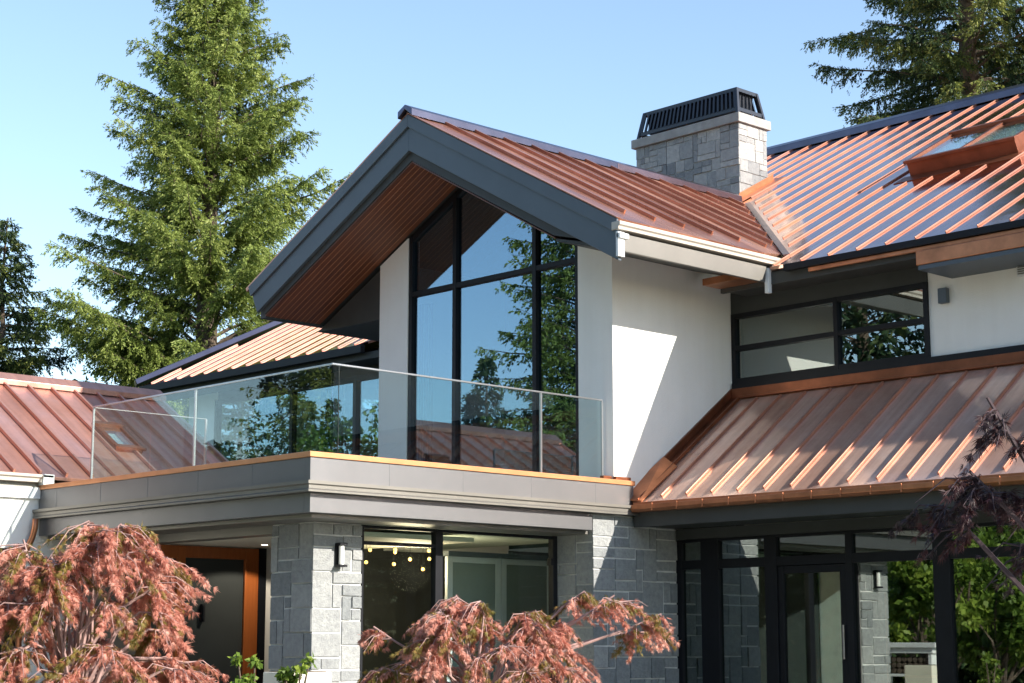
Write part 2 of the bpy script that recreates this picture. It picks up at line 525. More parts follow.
# dark box return where the left soffit meets the wall
s = MB()
s.prism([(5.49, 5.38, 7.86), (5.49, 7.05, 7.02), (5.49, 5.38, 7.02)], (2.0, 0, 0))
s.prism([(GU + .12, 6.96, soff(6.95) - .02), (GU + .12, 7.1, 7.11), (GU + .12, 7.1, 7.4), (GU + .12, 6.96, 7.5)], (2.9, 0, 0))
s.build('eave_box', 'charcoal', H)
# roof body between soffit and copper (closes the rake from below and behind)
s = MB()
s.prism([(GU + .09, RV, RZ - .06), (GU + .09, 7.2, gz(7.2) - .06), (GU + .09, 7.1, 7.42), (GU + .09, 6.95, soff(6.95) + .03), (GU + .09, RV, SZ + .03)], (3.4, 0, 0))
s.prism([(GU + .09, RV, RZ - .06), (GU + .09, VE_R + .02, gz(VE_R) - .06), (GU + .09, VE_R + .02, 7.07), (GU + .09, .1, 7.38), (GU + .09, RV, SZ + .03)], (3.35, 0, 0))
s.build('roof_deck', 'charcoal', H)

# rake fascia: inner board plus a proud crown strip
def chevron(top_off, bot_off, u0, th, ext=0.0):
    vl_, vr_ = 7.3 + ext, -1.19
    def T(v): return 9.775 - top_off - (SL * (v - RV) if v > RV else SR * (RV - v))
    pts_top = [(vl_, T(vl_)), (RV, T(RV)), (vr_, T(vr_))]
    dz = bot_off - top_off
    return pts_top, dz, u0, th
f = MB()
def T(v, off): return 9.805 - off - (SL * (v - RV) if v > RV else SR * (RV - v))
for (vs, sg) in (((7.30, 7.09), 1), ((-1.19, -1.19), -1)):
    vo, vi = vs
    f.prism([(GU + .03, RV, T(RV, .01)), (GU + .03, vo, T(vo, .01)), (GU + .03, vi, T(vi, .575)), (GU + .03, RV, T(RV, .575))], (.06, 0, 0))
f.build('rake_fascia', 'slate_paint', H, bevel=.005)
f = MB()
for (vs, sg) in (((7.31, 7.24), 1), ((-1.2, -1.2), -1)):
    vo, vi = vs
    f.prism([(GU - .005, RV, T(RV, .0)), (GU - .005, vo, T(vo, .0)), (GU - .005, vi, T(vi, .2)), (GU - .005, RV, T(RV, .2))], (.033, 0, 0))
f.build('rake_trim', 'slate_paint', H, bevel=.005)

# right gable eave: gutter, fascia, soffit, hanging plates
f = MB()
zt = gz(VR) - .045
f.prism([(GU - .02, VR - .06, zt), (GU - .02, VR - .06, zt - .05), (GU - .02, VR - .035, zt - .07), (GU - .02, VR - .035, zt - .115), (GU - .02, VR + .1, zt - .115), (GU - .02, VR + .1, zt)], (3.62, 0, 0))
f.build('gutter', 'gutter_paint', H, 'pale grey gutter along the sunlit side of the gable roof', bevel=.008)
f = MB()
f.prism([(GU + .13, -1.2, 6.95), (GU + .13, -1.2, 7.19), (7.42, -1.2, 7.19), (7.38, -1.2, 6.95)], (0, .05, 0))
f.build('eave_fascia', 'taupe', H, bevel=.004)
f = MB(); f.prism([(GU + .13, -1.149, 6.97), (GU + .13, .1, 7.30), (GU + .13, .1, 7.34), (GU + .13, -1.149, 7.03)], (3.08, 0, 0))
f.build('eave_soffit', 'charcoal', H)
box(7.43, 7.51, -1.22, -1.15, 6.8, 7.17).build('gutter_bracket', 'white_paint', H, bevel=.004)
f = MB(); f.box(GU - .02, GU + .11, -1.235, -1.19, 6.86, 7.2); f.box(GU - .02, GU + .16, -1.27, -1.2, 7.11, 7.18)
f.build('gutter_bracket', 'white_paint', H, bevel=.004)

# main roof
VLN, VRN = 15.7, -14.0
RU = 16.6; RMZ = mz(RU)
nM = Vector((-MS, 0, 1)).normalized()
EU = 7.42
VCUT = -5.72
def low_u(v):
    if VR - .05 <= v <= RV: return max(EU, valley_u(v))
    if RV < v < 8.3: return max(EU, valley_u(v))
    return EU if v > VCUT else 8.42
def high_u(v):
    return RU if v <= 11.7 else RU - (v - 11.7) / 4.0 * (RU - EU - .1)
g = MB(); sm = MB(); sm2 = MB()
v0 = -1.80
vs = [v0 - .49 * k for k in range(0, 26)][::-1] + [v0 + .49 * k for k in range(1, 37)]
vs = [v for v in vs if VRN < v < VLN]
edges = sorted(set(vs + [VR - .05, RV, 11.7, VCUT]))
for a, b in zip(edges, edges[1:]):
    la, lb, ha, hb = low_u(a + 1e-6), low_u(b - 1e-6), high_u(a), high_u(b)
    if ha - la < .05 and hb - lb < .05: continue
    slope_sheet(g, [(la, a, mz(la)), (ha, a, mz(ha)), (hb, b, mz(hb)), (lb, b, mz(lb))], nM, .05, rng.random())
for v in vs:
    lo, hi = low_u(v) + (.24 if VR - .05 <= v <= RV else .03), high_u(v) - .12
    if hi - lo > .2:
        if -3.2 < v < -.95:            # skylight interrupts these seams
            sm.beam((lo, v, mz(lo)), (10.98, v, mz(10.98)), nM, .02, .028)
            sm.beam((12.95, v, mz(12.95)), (hi, v, mz(hi)), nM, .02, .028)
        else:
            (sm2 if v > 5 else sm).beam((lo, v, mz(lo)), (hi, v, mz(hi)), nM, .02, .028)
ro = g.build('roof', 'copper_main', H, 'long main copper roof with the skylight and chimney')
sm.build('standing_seam', 'copper_seam', ro, bevel=.006)
MT['copper_rear'] = plain('copper_rear', (.42, .215, .175), .4, .55, .15, 2, .04, 8)
sm2.build('standing_seam', 'copper_rear', ro, bevel=.006)
g = MB()
g.face([(RU, VRN, RMZ), (RU, 11.7, RMZ), (24.3, 11.7, 8.0), (24.3, VRN, 8.0)])
g.face([(RU, 11.7, RMZ), (EU, VLN, mz(EU)), (24.3, 15.0, 7.9), (24.3, 11.7, 8.0)])
g.build('roof', 'copper_main', H)
g = MB()
g.prism([(RU, VRN, RMZ + .16), (RU - .25, VRN, RMZ + .16 - MS * .25), (RU - .25, VRN, RMZ + .02 - MS * .25), (RU, VRN, RMZ + .08), (RU + .25, VRN, RMZ - .13)], (0, 25.7, 0))
g.build('ridge_cap', 'ridge_dark', H, bevel=.01)
g = MB()
a = Vector((EU - .05, VLN + .1, mz(EU) + .0)); b = Vector((RU, 11.75, RMZ))
g.beam(a, b, (-.25, .3, 1), .3, .12)
g.build('ridge_cap', 'ridge_dark', H, 'dark blue edge cap of the roof behind the railing', bevel=.01)
# valley flashing on the right side of the gable
va = Vector((valley_u(VR), VR, gz(VR))); vb = Vector((valley_u(RV) - .3, RV - .3, gz(RV - .3)))
g = MB()
dv = (vb - va)
off = Vector((0, -.12, 0))
g.prism([va + Vector((0.0, 0, .02)), vb + Vector((0, 0, .02)), vb + off + Vector((0, 0, .02)), va + off + Vector((0, 0, .02))], nM * .02)
g.build('valley_flashing', 'valley', H, 'shiny valley strip where gable and main roof meet')
# eave edge, fascia and box gutter of the main roof
box(EU - .05, EU + .05, VCUT, VR - .33, mz(EU) - .11, mz(EU) - .012).build('drip_edge', 'black_frame', H, bevel=.006)
f = MB(); f.box(EU - .05, EU + .05, 8.2, VLN, mz(EU) - .16, mz(EU) - .012)
f.build('drip_edge', 'black_frame', H, bevel=.006)
f = MB(); f.box(EU + .002, EU + .06, VCUT, -1.95, mz(EU) - .175, mz(EU) - .112)
f.build('drip_trim', 'copper_trim', H, bevel=.008)
box(7.5, 7.54, 7.2, VLN, 6.9, 7.03).build('eave_fascia', 'charcoal', H, bevel=.005); box(7.562, 8.15, -3.82, -.25, 6.97, 7.0).build('eave_soffit', 'charcoal', H)
box(7.5, 7.56, -3.82, -.25, 6.93, 7.115).build('eave_fascia', 'charcoal', H, bevel=.005)
f = MB(); f.box(7.1, 7.5, -1.02, -.24, 7.0, 7.1)
f.build('eave_return', 'copper_trim', H)
f = MB(); f.box(7.34, 8.18, VCUT + .03, -3.83, 6.79, 6.985)
f.build('box_gutter', 'copper_trim', H, 'copper box gutter above the right white wall', bevel=.01)
f = MB(); f.box(7.36, 8.186, VCUT + .05, -3.85, 6.725, 6.786)
f.build('eave_soffit', 'slate_paint', H)
f = MB(); f.box(7.55, 8.18, 5.4, VLN, 6.93, 6.97)
f.build('eave_soffit', 'charcoal', H)

# ---- upper right window
def window(u, vs_, zs, frame, glassm, label, fw=.06, depth=.12, skip=None, parent=None):
    """window in a u-plane: vs_ mullion centre lines, zs rail centre lines; each pane its own mesh"""
    fr = MB()
    for v in vs_: fr.box(u, u + depth, v - fw / 2, v + fw / 2, zs[0] - fw / 2, zs[-1] + fw / 2)
    for z in zs:
        for a, b in zip(vs_, vs_[1:]):
            fr.box(u + .004, u + depth - .004, min(a, b) + fw / 2, max(a, b) - fw / 2, z - fw / 2, z + fw / 2)
    fo = fr.build('window', frame, parent or H, label, bevel=.005)
    for a, b in zip(vs_, vs_[1:]):
        for c, d in zip(zs, zs[1:]):
            box(u + .06, u + .07, min(a, b) + fw / 2 - .01, max(a, b) - fw / 2 + .01, c + fw / 2 - .01, d - fw / 2 + .01).build('pane', glassm, fo)
    return fo
window(8.15, [.055, -1.87, -3.42], [5.69, 6.195, 6.70], 'black_frame', 'win_glass', 'four-pane black window above the lower copper roof', .075)

# room behind it
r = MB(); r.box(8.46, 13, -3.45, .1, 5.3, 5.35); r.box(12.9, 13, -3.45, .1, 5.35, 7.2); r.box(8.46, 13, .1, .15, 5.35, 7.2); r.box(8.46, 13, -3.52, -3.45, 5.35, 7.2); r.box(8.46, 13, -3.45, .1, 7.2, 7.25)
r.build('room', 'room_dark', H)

# ---- gable window
fr = MB()
fw = .085
VW = [.83, 1.74, 3.55, 4.62]
zb = 3.9
def gtop(v): return soff(v) - .03
for v in VW:
    fr.prism([(5.5, v - fw / 2, zb), (5.5, v + fw / 2, zb), (5.5, v + fw / 2, gtop(v + fw / 2)), (5.5, v - fw / 2, gtop(v - fw / 2))], (.14, 0, 0))
for a, b in zip(VW, VW[1:]):
    fr.box(5.506, 5.634, a + fw / 2, b - fw / 2, 7.29, 7.375)
    fr.box(5.506, 5.634, a + fw / 2, b - fw / 2, zb, zb + .1)
    def seg(x, y):
        fr.prism([(5.506, x, gtop(x)), (5.506, y, gtop(y)), (5.506, y, gtop(y) - .1), (5.506, x, gtop(x) - .1)], (.128, 0, 0))
    x, y = a + fw / 2, b - fw / 2
    if x < RV < y: seg(x, RV); seg(RV, y)
    else: seg(x, y)
gw = fr.build('window', 'black_frame', H, 'tall black-framed gable window reaching the soffit', bevel=.006)
for a, b in zip(VW, VW[1:]):
    x, y = a + fw / 2 - .01, b - fw / 2 + .01
    box(5.56, 5.57, x, y, zb + .09, 7.3).build('pane', 'gable_glass', gw)
    top = [(5.56, y, gtop(y) - .09)] + ([(5.56, RV, gtop(RV) - .09)] if x < RV < y else []) + [(5.56, x, gtop(x) - .09)]
    MB().prism([(5.56, x, 7.365), (5.56, y, 7.365)] + top, (.01, 0, 0)).build('pane', 'gable_glass', gw)
# gable room
r = MB(); r.box(5.75, 8.15, .36, 5.1, 3.8, 3.88); r.prism([(8.08, .36, 3.88), (8.08, 5.1, 3.88), (8.08, 5.1, 7.9), (8.08, RV, 8.95), (8.08, .36, 7.4)], (.08, 0, 0))
r.build('room', 'room_blue', H)
r = MB()
for k in range(16):
    a = 4.1 + .06 * k
    r.box(5.72 + (.05 if k % 2 else 0), 5.76 + (.05 if k % 2 else 0), a, a + .058, 3.9, 7.2) if a > 4.35 else None
r.build('curtain', 'curtain', H)
r = MB(); r.box(5.7, 5.74, 1.9, 3.4, 4.35, 4.42); r.box(5.72, 5.76, 2.3, 2.34, 3.9, 4.35); r.box(5.72, 5.76, 3.1, 3.14, 3.9, 4.35); r.box(5.9, 6.5, 1.9, 3.4, 4.3, 4.36)
r.build('room_bench', 'room_dark', H)

# ---- back-left window wall seen through the railing
window(8.12, [6.0, 7.3, 9.3, 11.3, 13.9], [3.95, 6.72], 'black_frame', 'gable_glass', 'wide dark window band behind the glass railing', .1)
r = MB(); r.box(8.46, 13, 5.5, 14.6, 3.7, 3.76); r.box(12.9, 13, 5.5, 14.6, 3.76, 7.2)
r.build('room', 'room_blue', H)
r = MB()
for k in range(40):
    a = 6.1 + .19 * k
    dd = .05 * math.sin(k * 1.7)
    if 3 < k % 14 < 11: r.box(8.5 + dd, 8.53 + dd, a, a + .18, 3.8, 6.7)
r.build('curtain', 'curtain', H)

# ---- lower roof
LS = .73
LU0, LZ0 = 5.75, 3.675
def lz(u): return LZ0 + LS * (u - LU0)
nLw = Vector((-LS, 0, 1)).normalized()
g = MB(); sm = MB()
lv = [-.02 - .455 * k for k in range(0, 31)]
for a, b in zip(lv, lv[1:]):
    slope_sheet(g, [(LU0, a, lz(LU0)), (8.1, a, lz(8.1)), (8.1, b, lz(8.1)), (LU0, b, lz(LU0))], nLw, .04, rng.random())
    sm.beam((LU0 + .1, b, lz(LU0 + .1)), (8.05, b, lz(8.05)), nLw, .026, .04)
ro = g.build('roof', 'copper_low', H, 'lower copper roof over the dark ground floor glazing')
sm.build('standing_seam', 'copper_seam', ro, bevel=.006)
g = MB()
q = [(LU0 - .0, lz(LU0)), (8.1, lz(8.1))]
g.prism([(LU0, .06, lz(LU0)), (8.12, .06, lz(8.12)), (8.12, .06, lz(8.12) + .17), (LU0 + .55, .06, lz(LU0 + .55) + .16), (LU0, .06, lz(LU0) + .05)], (0, .035, 0))
g.prism([(LU0, -.1, lz(LU0)), (8.1, -.1, lz(8.1)), (8.1, -.1, lz(8.1) + .03), (LU0, -.1, lz(LU0) + .03)], (0, .16, 0))
g.beam((LU0, -.12, lz(LU0) + .02), (8.05, -.12, lz(8.05) + .02), nLw, .03, .05)
g.build('wall_flashing', 'copper_dark', H, 'brown flashing where the lower roof meets the white wall', bevel=.004)
g = MB()
g.prism([(LU0 - .02, -.2, lz(LU0) + .012), (LU0 + .75, -.2, lz(LU0 + .75) + .012), (LU0 + .75, .055, lz(LU0 + .75) + .17), (LU0 + .4, .12, lz(LU0 + .4) + .14), (LU0 - .05, .12, lz(LU0) + .06)], (0, 0, .02))
g.build('corner_flashing', 'copper_trim', H)
g = MB(); g.box(8.085, 8.13, -14, .058, lz(8.1) + .005, 5.56); g.box(8.04, 8.085, -14, -.12, lz(8.06) + .04, lz(8.06) + .075)
g.build('sill_flashing', 'copper_dark', H, bevel=.004)
g = MB(); g.box(8.1, 8.14, -14, .058, 5.562, 5.65); g.build('sill', 'black_frame', H)
# its gutter and eave
g = MB()
g.prism([(LU0 - .13, -.08, LZ0 - .03), (LU0 - .13, -.08, LZ0 - .09), (LU0 - .09, -.08, LZ0 - .13), (LU0 + .02, -.08, LZ0 - .13), (LU0 + .02, -.08, LZ0 - .03)], (0, -13.8, 0))
g.box(LU0 - .03, LU0 + .04, -13.9, -.04, LZ0 - .028, LZ0 + .012)
for k in range(30): g.box(LU0 - .138, LU0 - .128, -.5 - .46 * k, -.48 - .46 * k, LZ0 - .128, LZ0 - .02)
gt = g.build('gutter', 'copper_trim', H, 'copper gutter along the lower roof edge', bevel=.012)
g = MB(); g.box(5.78, 5.84, -14, -.0, 3.34, 3.55); g.box(5.845, 6.74, -14, -.0, 3.36, 3.4); g.box(6.72, 6.76, -14, .03, 3.2, 3.355)
g.prism([(5.845, -.01, 3.5), (8.05, -.01, 3.5), (8.05, -.01, lz(8.05) - .06), (5.845, -.01, lz(5.845) - .06)], (0, -13.9, 0))
g.build('eave_fascia', 'charcoal', H, bevel=.004)

# ---- ground floor glazing on the right
fr = MB()
PV = [(.098, -.02), (-.383, -.717), (-1.545, -1.755), (-2.92, -3.027), (-4.285, -4.537), (-5.75, -5.95), (-7.2, -7.4), (-9.2, -9.4)]
for a, b in PV: fr.box(6.77, 6.89, b, a, .3, 3.2)
for (a, b), (c, d) in zip(PV, PV[1:]):
    fr.box(6.775, 6.885, c, b, 2.77, 2.9); fr.box(6.775, 6.885, c, b, 3.16, 3.2); fr.box(6.775, 6.885, c, b, .3, .42)
lw = fr.build('window', 'black_frame', H, 'wall of dark glazing under the lower copper roof', bevel=.006)
for i, ((a, b), (c, d)) in enumerate(zip(PV, PV[1:])):
    box(6.82, 6.83, c - .01, b + .01, 2.89, 3.17).build('pane', 'low_glass', lw)
    if i != 2: box(6.82, 6.83, c - .01, b + .01, .4, 2.78).build('pane', 'low_glass', lw)
dd = MB(); dd.box(6.8, 6.87, -1.85, -1.757, .42, 2.765); dd.box(6.8, 6.87, -2.918, -2.80, .42, 2.765); dd.box(6.803, 6.867, -2.798, -1.852, 2.66, 2.765); dd.box(6.803, 6.867, -2.798, -1.852, .42, .6)
do = dd.build('door', 'black_frame', H, 'black framed glass door in the lower glazing', bevel=.005)
box(6.83, 6.84, -2.81, -1.84, .59, 2.67).build('pane', 'low_glass', do)
hd = MB(); hd.tube([(6.76, -2.86, 1.5), (6.76, -2.86, 1.95)], .014, 8); hd.build('handle', 'steel', do)
w = MB(); w.box(6.77, 7.0, -14, -9.41, .0, 3.2); w.build('wall', 'stucco', H)
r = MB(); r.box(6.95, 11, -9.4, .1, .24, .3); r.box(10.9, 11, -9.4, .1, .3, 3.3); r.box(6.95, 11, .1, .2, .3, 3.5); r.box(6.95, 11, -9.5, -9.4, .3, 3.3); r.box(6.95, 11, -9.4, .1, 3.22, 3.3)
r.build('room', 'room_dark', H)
r = MB()
for z in (1.2, 1.62, 2.05): r.box(10.5, 10.88, -4.8, -1.0, z, z + .04)
for v in (-1.0, -2.3, -3.55, -4.8): r.box(10.45, 10.88, v - .03, v + .03, .3, 2.5)
sh = r.build('wall_shelf', 'door_wood', H)
for k in range(8):
    v = -1.3 - .42 * k
    h = .12 + .12 * rng.random()
    z = 1.66 if k % 2 else 2.09
    r = MB(); r.tube([(10.7, v, z), (10.7, v, z + h * .6), (10.7, v, z + h)], [.04, .045, .015], 10); r.build('shelf_vase', 'frost', sh)

# ---- terrace
t = MB()
TV, TU = 6.5, 5.80
t.box(.0, .1, .1, TV, 3.64, 3.93); t.box(.0, TU - .02, .0, .1, 3.64, 3.93)
for k in range(1, 5): t.box(k * 1.25 - .006, k * 1.25 + .006, -.003, .004, 3.645, 3.928)
for k in range(1, 6): t.box(-.003, .004, k * 1.2 - .006, k * 1.2 + .006, 3.645, 3.928)
tf = t.build('terrace_fascia', 'zinc', H, 'grey metal terrace edge under the glass railing', bevel=.003)
t = MB()
prof = [(0.0, 3.64), (-.10, 3.64), (-.10, 3.60), (-.075, 3.585), (-.075, 3.545), (-.09, 3.53), (-.09, 3.505), (.05, 3.505), (.05, 3.64)]
# mitred cornice along both faces
for side in (0, 1):
    n_ = len(prof); i = len(t.v)
    if side == 0:
        A = [(d, d, z) for d, z in prof]; B = [(TU + (d if False else 0), d, z) for d, z in prof]
    else:
        A = [(d, d, z) for d, z in prof]; B = [(d, TV, z) for d, z in prof]
    t.v += A + B
    for k in range(n_):
        k2 = (k + 1) % n_
        t.f.append((i + k, i + k2, i + n_ + k2, i + n_ + k)); t.t.append(.5)
    t.f.append(tuple(range(i + n_, i + 2 * n_))); t.t.append(.5)
t.build('cornice', 'taupe', H)
t = MB()
t.box(.02, .14, .14, TV, 3.262, 3.504); t.box(.02, 4.95, .02, .14, 3.262, 3.504)
t.build('beam', 'zinc', H, bevel=.006)
t = MB()
t.box(-.02, .22, .22, TV - .01, 3.932, 4.0); t.box(-.02, TU, -.02, .22, 3.932, 4.0)
t.build('coping', 'copper_coping', H, 'copper capping strip on top of the terrace edge', bevel=.006)
t = MB(); t.box(.1, 8.1, .1, 6.45, 3.72, 3.86); t.box(3.9, 8.1, 6.451, 15.3, 3.72, 3.86)
t.build('terrace_floor', 'deck', H)
t = MB(); t.box(.14, 1.42, .14, 6.45, 3.215, 3.259); t.box(1.42, 5.0, .14, .74, 3.215, 3.259)
t.build('soffit', 'taupe', H)
t = MB(); t.box(1.43, 6.7, 1.0, 6.45, 3.262, 3.30); t.build('ceiling', 'room_white', H)
t = MB(); t.box(.93, 4.2, 1.64, 5.2, 3.135, 3.2); t.build('ceiling', 'cream', H, 'cream porch ceiling')
t = MB(); t.box(.655, .92, 1.63, 6.4, 3.10, 3.213); t.build('lintel', 'taupe', H)
c = MB(); c.tube([(2.4, 4.2, 3.128), (2.4, 4.2, 3.136)], .045, 14); c.build('downlight', 'downlight', H)
# low end blocks on the terrace by the wall
b = MB(); b.box(5.45, 5.76, .03, .09, 4.002, 4.05); b.box(5.3, 5.47, .13, .2, 4.002, 4.06); b.build('scupper', 'copper_dark', H)

# ---- stonework
def ashlar(origin, du, dn, W, Hh, parent, m='stone', g=.15, seed=1, maxw=3, maxh=3, joint=.02):
    """irregular squared rubble: random rectangles filling a W x Hh face, each with its own depth and tone"""
    R_ = random.Random(seed)
    nx, nz = max(1, round(W / g)), max(1, round(Hh / g))
    gx, gz_ = W / nx, Hh / nz
    used = [[False] * nx for _ in range(nz)]
    mb = MB(); o = Vector(origin); du = Vector(du); dn = Vector(dn); up = Vector((0, 0, 1))
    for j in range(nz):
        for i in range(nx):
            if used[j][i]: continue
            w_ = R_.choice([1, 2, 2, 3, 3, maxw]); h_ = R_.choice([1, 1, 2, 2, maxh])
            if w_ == 1 and h_ == 1 and R_.random() < .6: w_ = 2
            while w_ > 1 and (i + w_ > nx or any(used[j][i + k] for k in range(w_))): w_ -= 1
            h_ = min(h_, nz - j)
            for b_ in range(h_):
                for a_ in range(w_): used[j + b_][i + a_] = True
            jt = joint / 2
            jj = lambda: R_.uniform(-.007, .007)
            a = o + du * (i * gx + (jt if i else 0)) + up * (j * gz_ + jt)
            ww = w_ * gx - (jt if i else 0) - (jt if i + w_ < nx else 0); hh = h_ * gz_ - 2 * jt
            d = R_.uniform(.010, .030)
            pts = [a, a + du * (ww + jj()) + up * jj(), a + du * ww + up * (hh + jj()), a + up * (hh + jj())]
            mb.prism(pts, dn * d, R_.random())
    return mb.build('stonework', m, parent, bevel=.004)

pb = box(.65, 1.41, .75, 1.62, 0, 3.215)
pier = pb.build('pier', 'mortar', H, 'square grey stone pier carrying the terrace corner')
ashlar((.628, .7499, 0), (1, 0, 0), (0, -1, 0), .782, 3.21, pier, seed=3)
ashlar((.6499, .75, 0), (0, 1, 0), (-1, 0, 0), .87, 3.21, pier, seed=5)
pb = MB(); pb.box(5.02, 6.762, .075, .9, 0, 3.5)
sw = pb.build('stone_wall', 'mortar', H, 'blue-grey stone wall between terrace and dark glazing')
ashlar((4.998, .0749, 0), (1, 0, 0), (0, -1, 0), 1.764, 3.5, sw, seed=8)
ashlar((5.0199, .075, 0), (0, 1, 0), (-1, 0, 0), .8, 3.26, sw, seed=9)

# ---- glazed screen between the piers (v = .75)
fr = MB()
for a, b in ((1.432, 1.47), (2.70, 2.83), (4.915, 5.0)): fr.box(a, b, .76, .86, .3, 3.214)
fr.box(1.471, 2.699, .764, .856, 3.175, 3.214); fr.box(1.471, 2.699, .764, .856, 2.965, 3.01)
fr.box(2.831, 4.914, .764, .856, 3.175, 3.214); fr.box(1.471, 2.699, .764, .856, .3, .4)
fr.box(4.88, 4.914, .764, .856, 2.80, 2.90)
sc = fr.build('window', 'black_frame', H, 'black framed glazing of the dark room with the bulb lights', bevel=.005)
box(1.46, 2.71, .80, .81, 3.01, 3.18).build('pane', 'clear_glass', sc)
box(1.46, 2.71, .80, .81, .39, 2.96).build('pane', 'clear_glass', sc)
box(2.82, 4.92, .80, .81, .39, 3.18).build('pane', 'clear_glass', sc)
DV = 2.3
d2 = MB(); d2.box(4.25, 6.45, DV - .06, DV + .06, 2.97, 3.04)
d2.build('door_track', 'slate_paint', H)
d2 = MB()
for a, b in ((4.26, 5.33), (5.34, 6.41)):
    d2.box(a, a + .1, DV - .03, DV + .03, .3, 2.965); d2.box(b - .1, b, DV - .03, DV + .03, .3, 2.965); d2.box(a + .1, b - .1, DV - .027, DV + .027, 2.88, 2.965); d2.box(a + .1, b - .1, DV - .027, DV + .027, .3, .5)
gd = d2.build('double_door', 'grey_frame', H, 'pale grey metal framed double door behind the red maple', bevel=.004)
for a, b in ((4.35, 5.24), (5.43, 6.32)): box(a, b, DV - .005, DV + .005, .49, 2.89).build('pane', 'frost_dark', gd)
w = MB(); w.box(6.43, 6.7, DV - .1, DV, .3, 3.25); w.build('wall', 'room_white', H)

# rooms under the terrace
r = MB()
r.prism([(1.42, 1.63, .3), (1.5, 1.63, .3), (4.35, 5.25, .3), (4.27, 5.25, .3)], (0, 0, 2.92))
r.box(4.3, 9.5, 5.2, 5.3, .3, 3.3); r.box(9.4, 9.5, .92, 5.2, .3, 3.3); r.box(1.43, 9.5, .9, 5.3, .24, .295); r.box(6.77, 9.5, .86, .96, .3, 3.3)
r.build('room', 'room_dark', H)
# porch door wall (v = 5)
box(.0, .87, 5.0, 5.2, 0, 3.3).build('porch_wall', 'porch_dark', H); box(3.02, 3.3, 5.02, 5.2, 0, 3.3).build('porch_wall', 'stucco', H)
r = MB(); r.box(2.87, 3.0, 4.97, 5.1, 0, 3.13); r.build('door_post', 'black_frame', H)
dr = MB()
for a, b in ((.88, 1.0), (1.42, 1.56), (2.62, 2.86)): dr.box(a, b, 4.97, 5.07, .2, 3.12)
dr.box(1.001, 1.419, 4.974, 5.066, 2.93, 3.12); dr.box(1.561, 2.619, 4.974, 5.066, 2.95, 3.12); dr.box(1.561, 2.619, 4.974, 5.066, .2, .4); dr.box(1.001, 1.419, 4.974, 5.066, .2, .4)
dr.box(2.60, 2.64, 4.95, 4.968, .4, 2.95)
fd = dr.build('front_door', 'door_wood', H, 'orange-brown wooden front door with dark glass', bevel=.006)
box(1.0, 1.43, 5.02, 5.03, .39, 2.94).build('pane', 'door_glass', fd); box(1.55, 2.63, 5.02, 5.03, .39, 2.96).build('pane', 'door_glass', fd)
hd = MB(); hd.box(1.87, 1.9, 4.94, 4.955, 2.05, 2.25); hd.box(1.86, 1.91, 4.955, 5.02, 2.02, 2.28); hd.build('handle', 'black_frame', fd)
r = MB(); r.box(.9, 3.3, 6.3, 6.4, 0, 3.3); r.build('room', 'room_dark', H)

# ---- left wing
LWV = 6.52
LWZ = 4.15
def wz(v): return LWZ + .6 * (v - 6.45)
LE = 3.86
w = MB(); w.box(-2.6, -.22, LWV, LWV + .25, 3.07, 3.80); w.box(-2.6, -2.2, LWV, LWV + .25, 0, 3.069); w.box(-.22, 3.8, LWV, LWV + .25, 0, 3.9)
w.build('wall', 'stucco', H, 'white wall of the left wing beside the copper downspout')
w = MB(); w.box(-2.19, -.23, LWV + .1, LWV + .16, .9, 3.065)
w.build('window', 'low_glass', H, 'dark window at the left edge behind the red maple')
w = MB(); w.box(-2.2, -2.12, LWV + .03, LWV + .12, .9, 3.065); w.box(-.30, -.225, LWV + .03, LWV + .12, .9, 3.065); w.box(-2.12, -.3, LWV + .03, LWV + .12, 2.98, 3.064); w.box(-2.199, -.22, LWV + .02, LWV + .2, 0, .9)
w.build('window_frame', 'black_frame', H)
w = MB(); w.box(-2.62, -.0, LWV - .06, LWV - .002, 3.80, 3.965); w.build('cornice', 'white_paint', H, bevel=.006)
w = MB(); w.box(-2.62, -.02, LWV - .03, LWV - .003, 3.966, 4.03); w.build('cornice', 'taupe', H)
w = MB()
w.prism([(-2.7, 6.36, 4.15), (-2.7, 6.36, 4.11), (-2.7, 6.39, 4.09), (-2.7, 6.39, 4.035), (-2.7, 6.5, 4.035), (-2.7, 6.5, 4.15)], (2.85, 0, 0))
w.build('gutter', 'gutter_paint', H, 'pale gutter below the left copper roof', bevel=.006)
w = MB(); w.box(-.02, .16, 6.36, 6.5, 4.0, 4.16); w.build('gutter_end', 'white_paint', H, bevel=.006)
g = MB(); nW = Vector((0, -.6, 1)).normalized()
lu = [LE - .43 * k for k in range(0, 16)]
for b, a in zip(lu, lu[1:]):
    slope_sheet(g, [(a, 6.42, wz(6.42)), (b, 6.42, wz(6.42)), (b, 9.5, wz(9.5)), (a, 9.5, wz(9.5))], nW, .05, rng.random())
for a in lu[1:]:
    g.beam((a, 6.47, wz(6.47)), (a, 9.46, wz(9.46)), nW, .04, .055)
g.beam((LE - .02, 6.42, wz(6.42)), (LE - .02, 9.46, wz(9.46)), nW, .06, .05)
g.build('roof', 'copper_left', H, 'reddish copper roof of the low left wing', bevel=.004)
g = MB(); g.face([(-2.6, 9.5, wz(9.5)), (LE, 9.5, wz(9.5)), (LE, 12.6, wz(6.45)), (-2.6, 12.6, wz(6.45))]); g.build('roof', 'copper_left', H)
g = MB(); g.prism([(-2.62, 9.5, wz(9.5) + .13), (-2.62, 9.3, wz(9.3) + .11), (-2.62, 9.3, wz(9.3) + .02), (-2.62, 9.5, wz(9.5) + .05), (-2.62, 9.7, wz(9.3) + .02), (-2.62, 9.7, wz(9.3) + .11)], (2.62 + LE + .08, 0, 0))
g.build('ridge_cap', 'copper_left', H, bevel=.008)
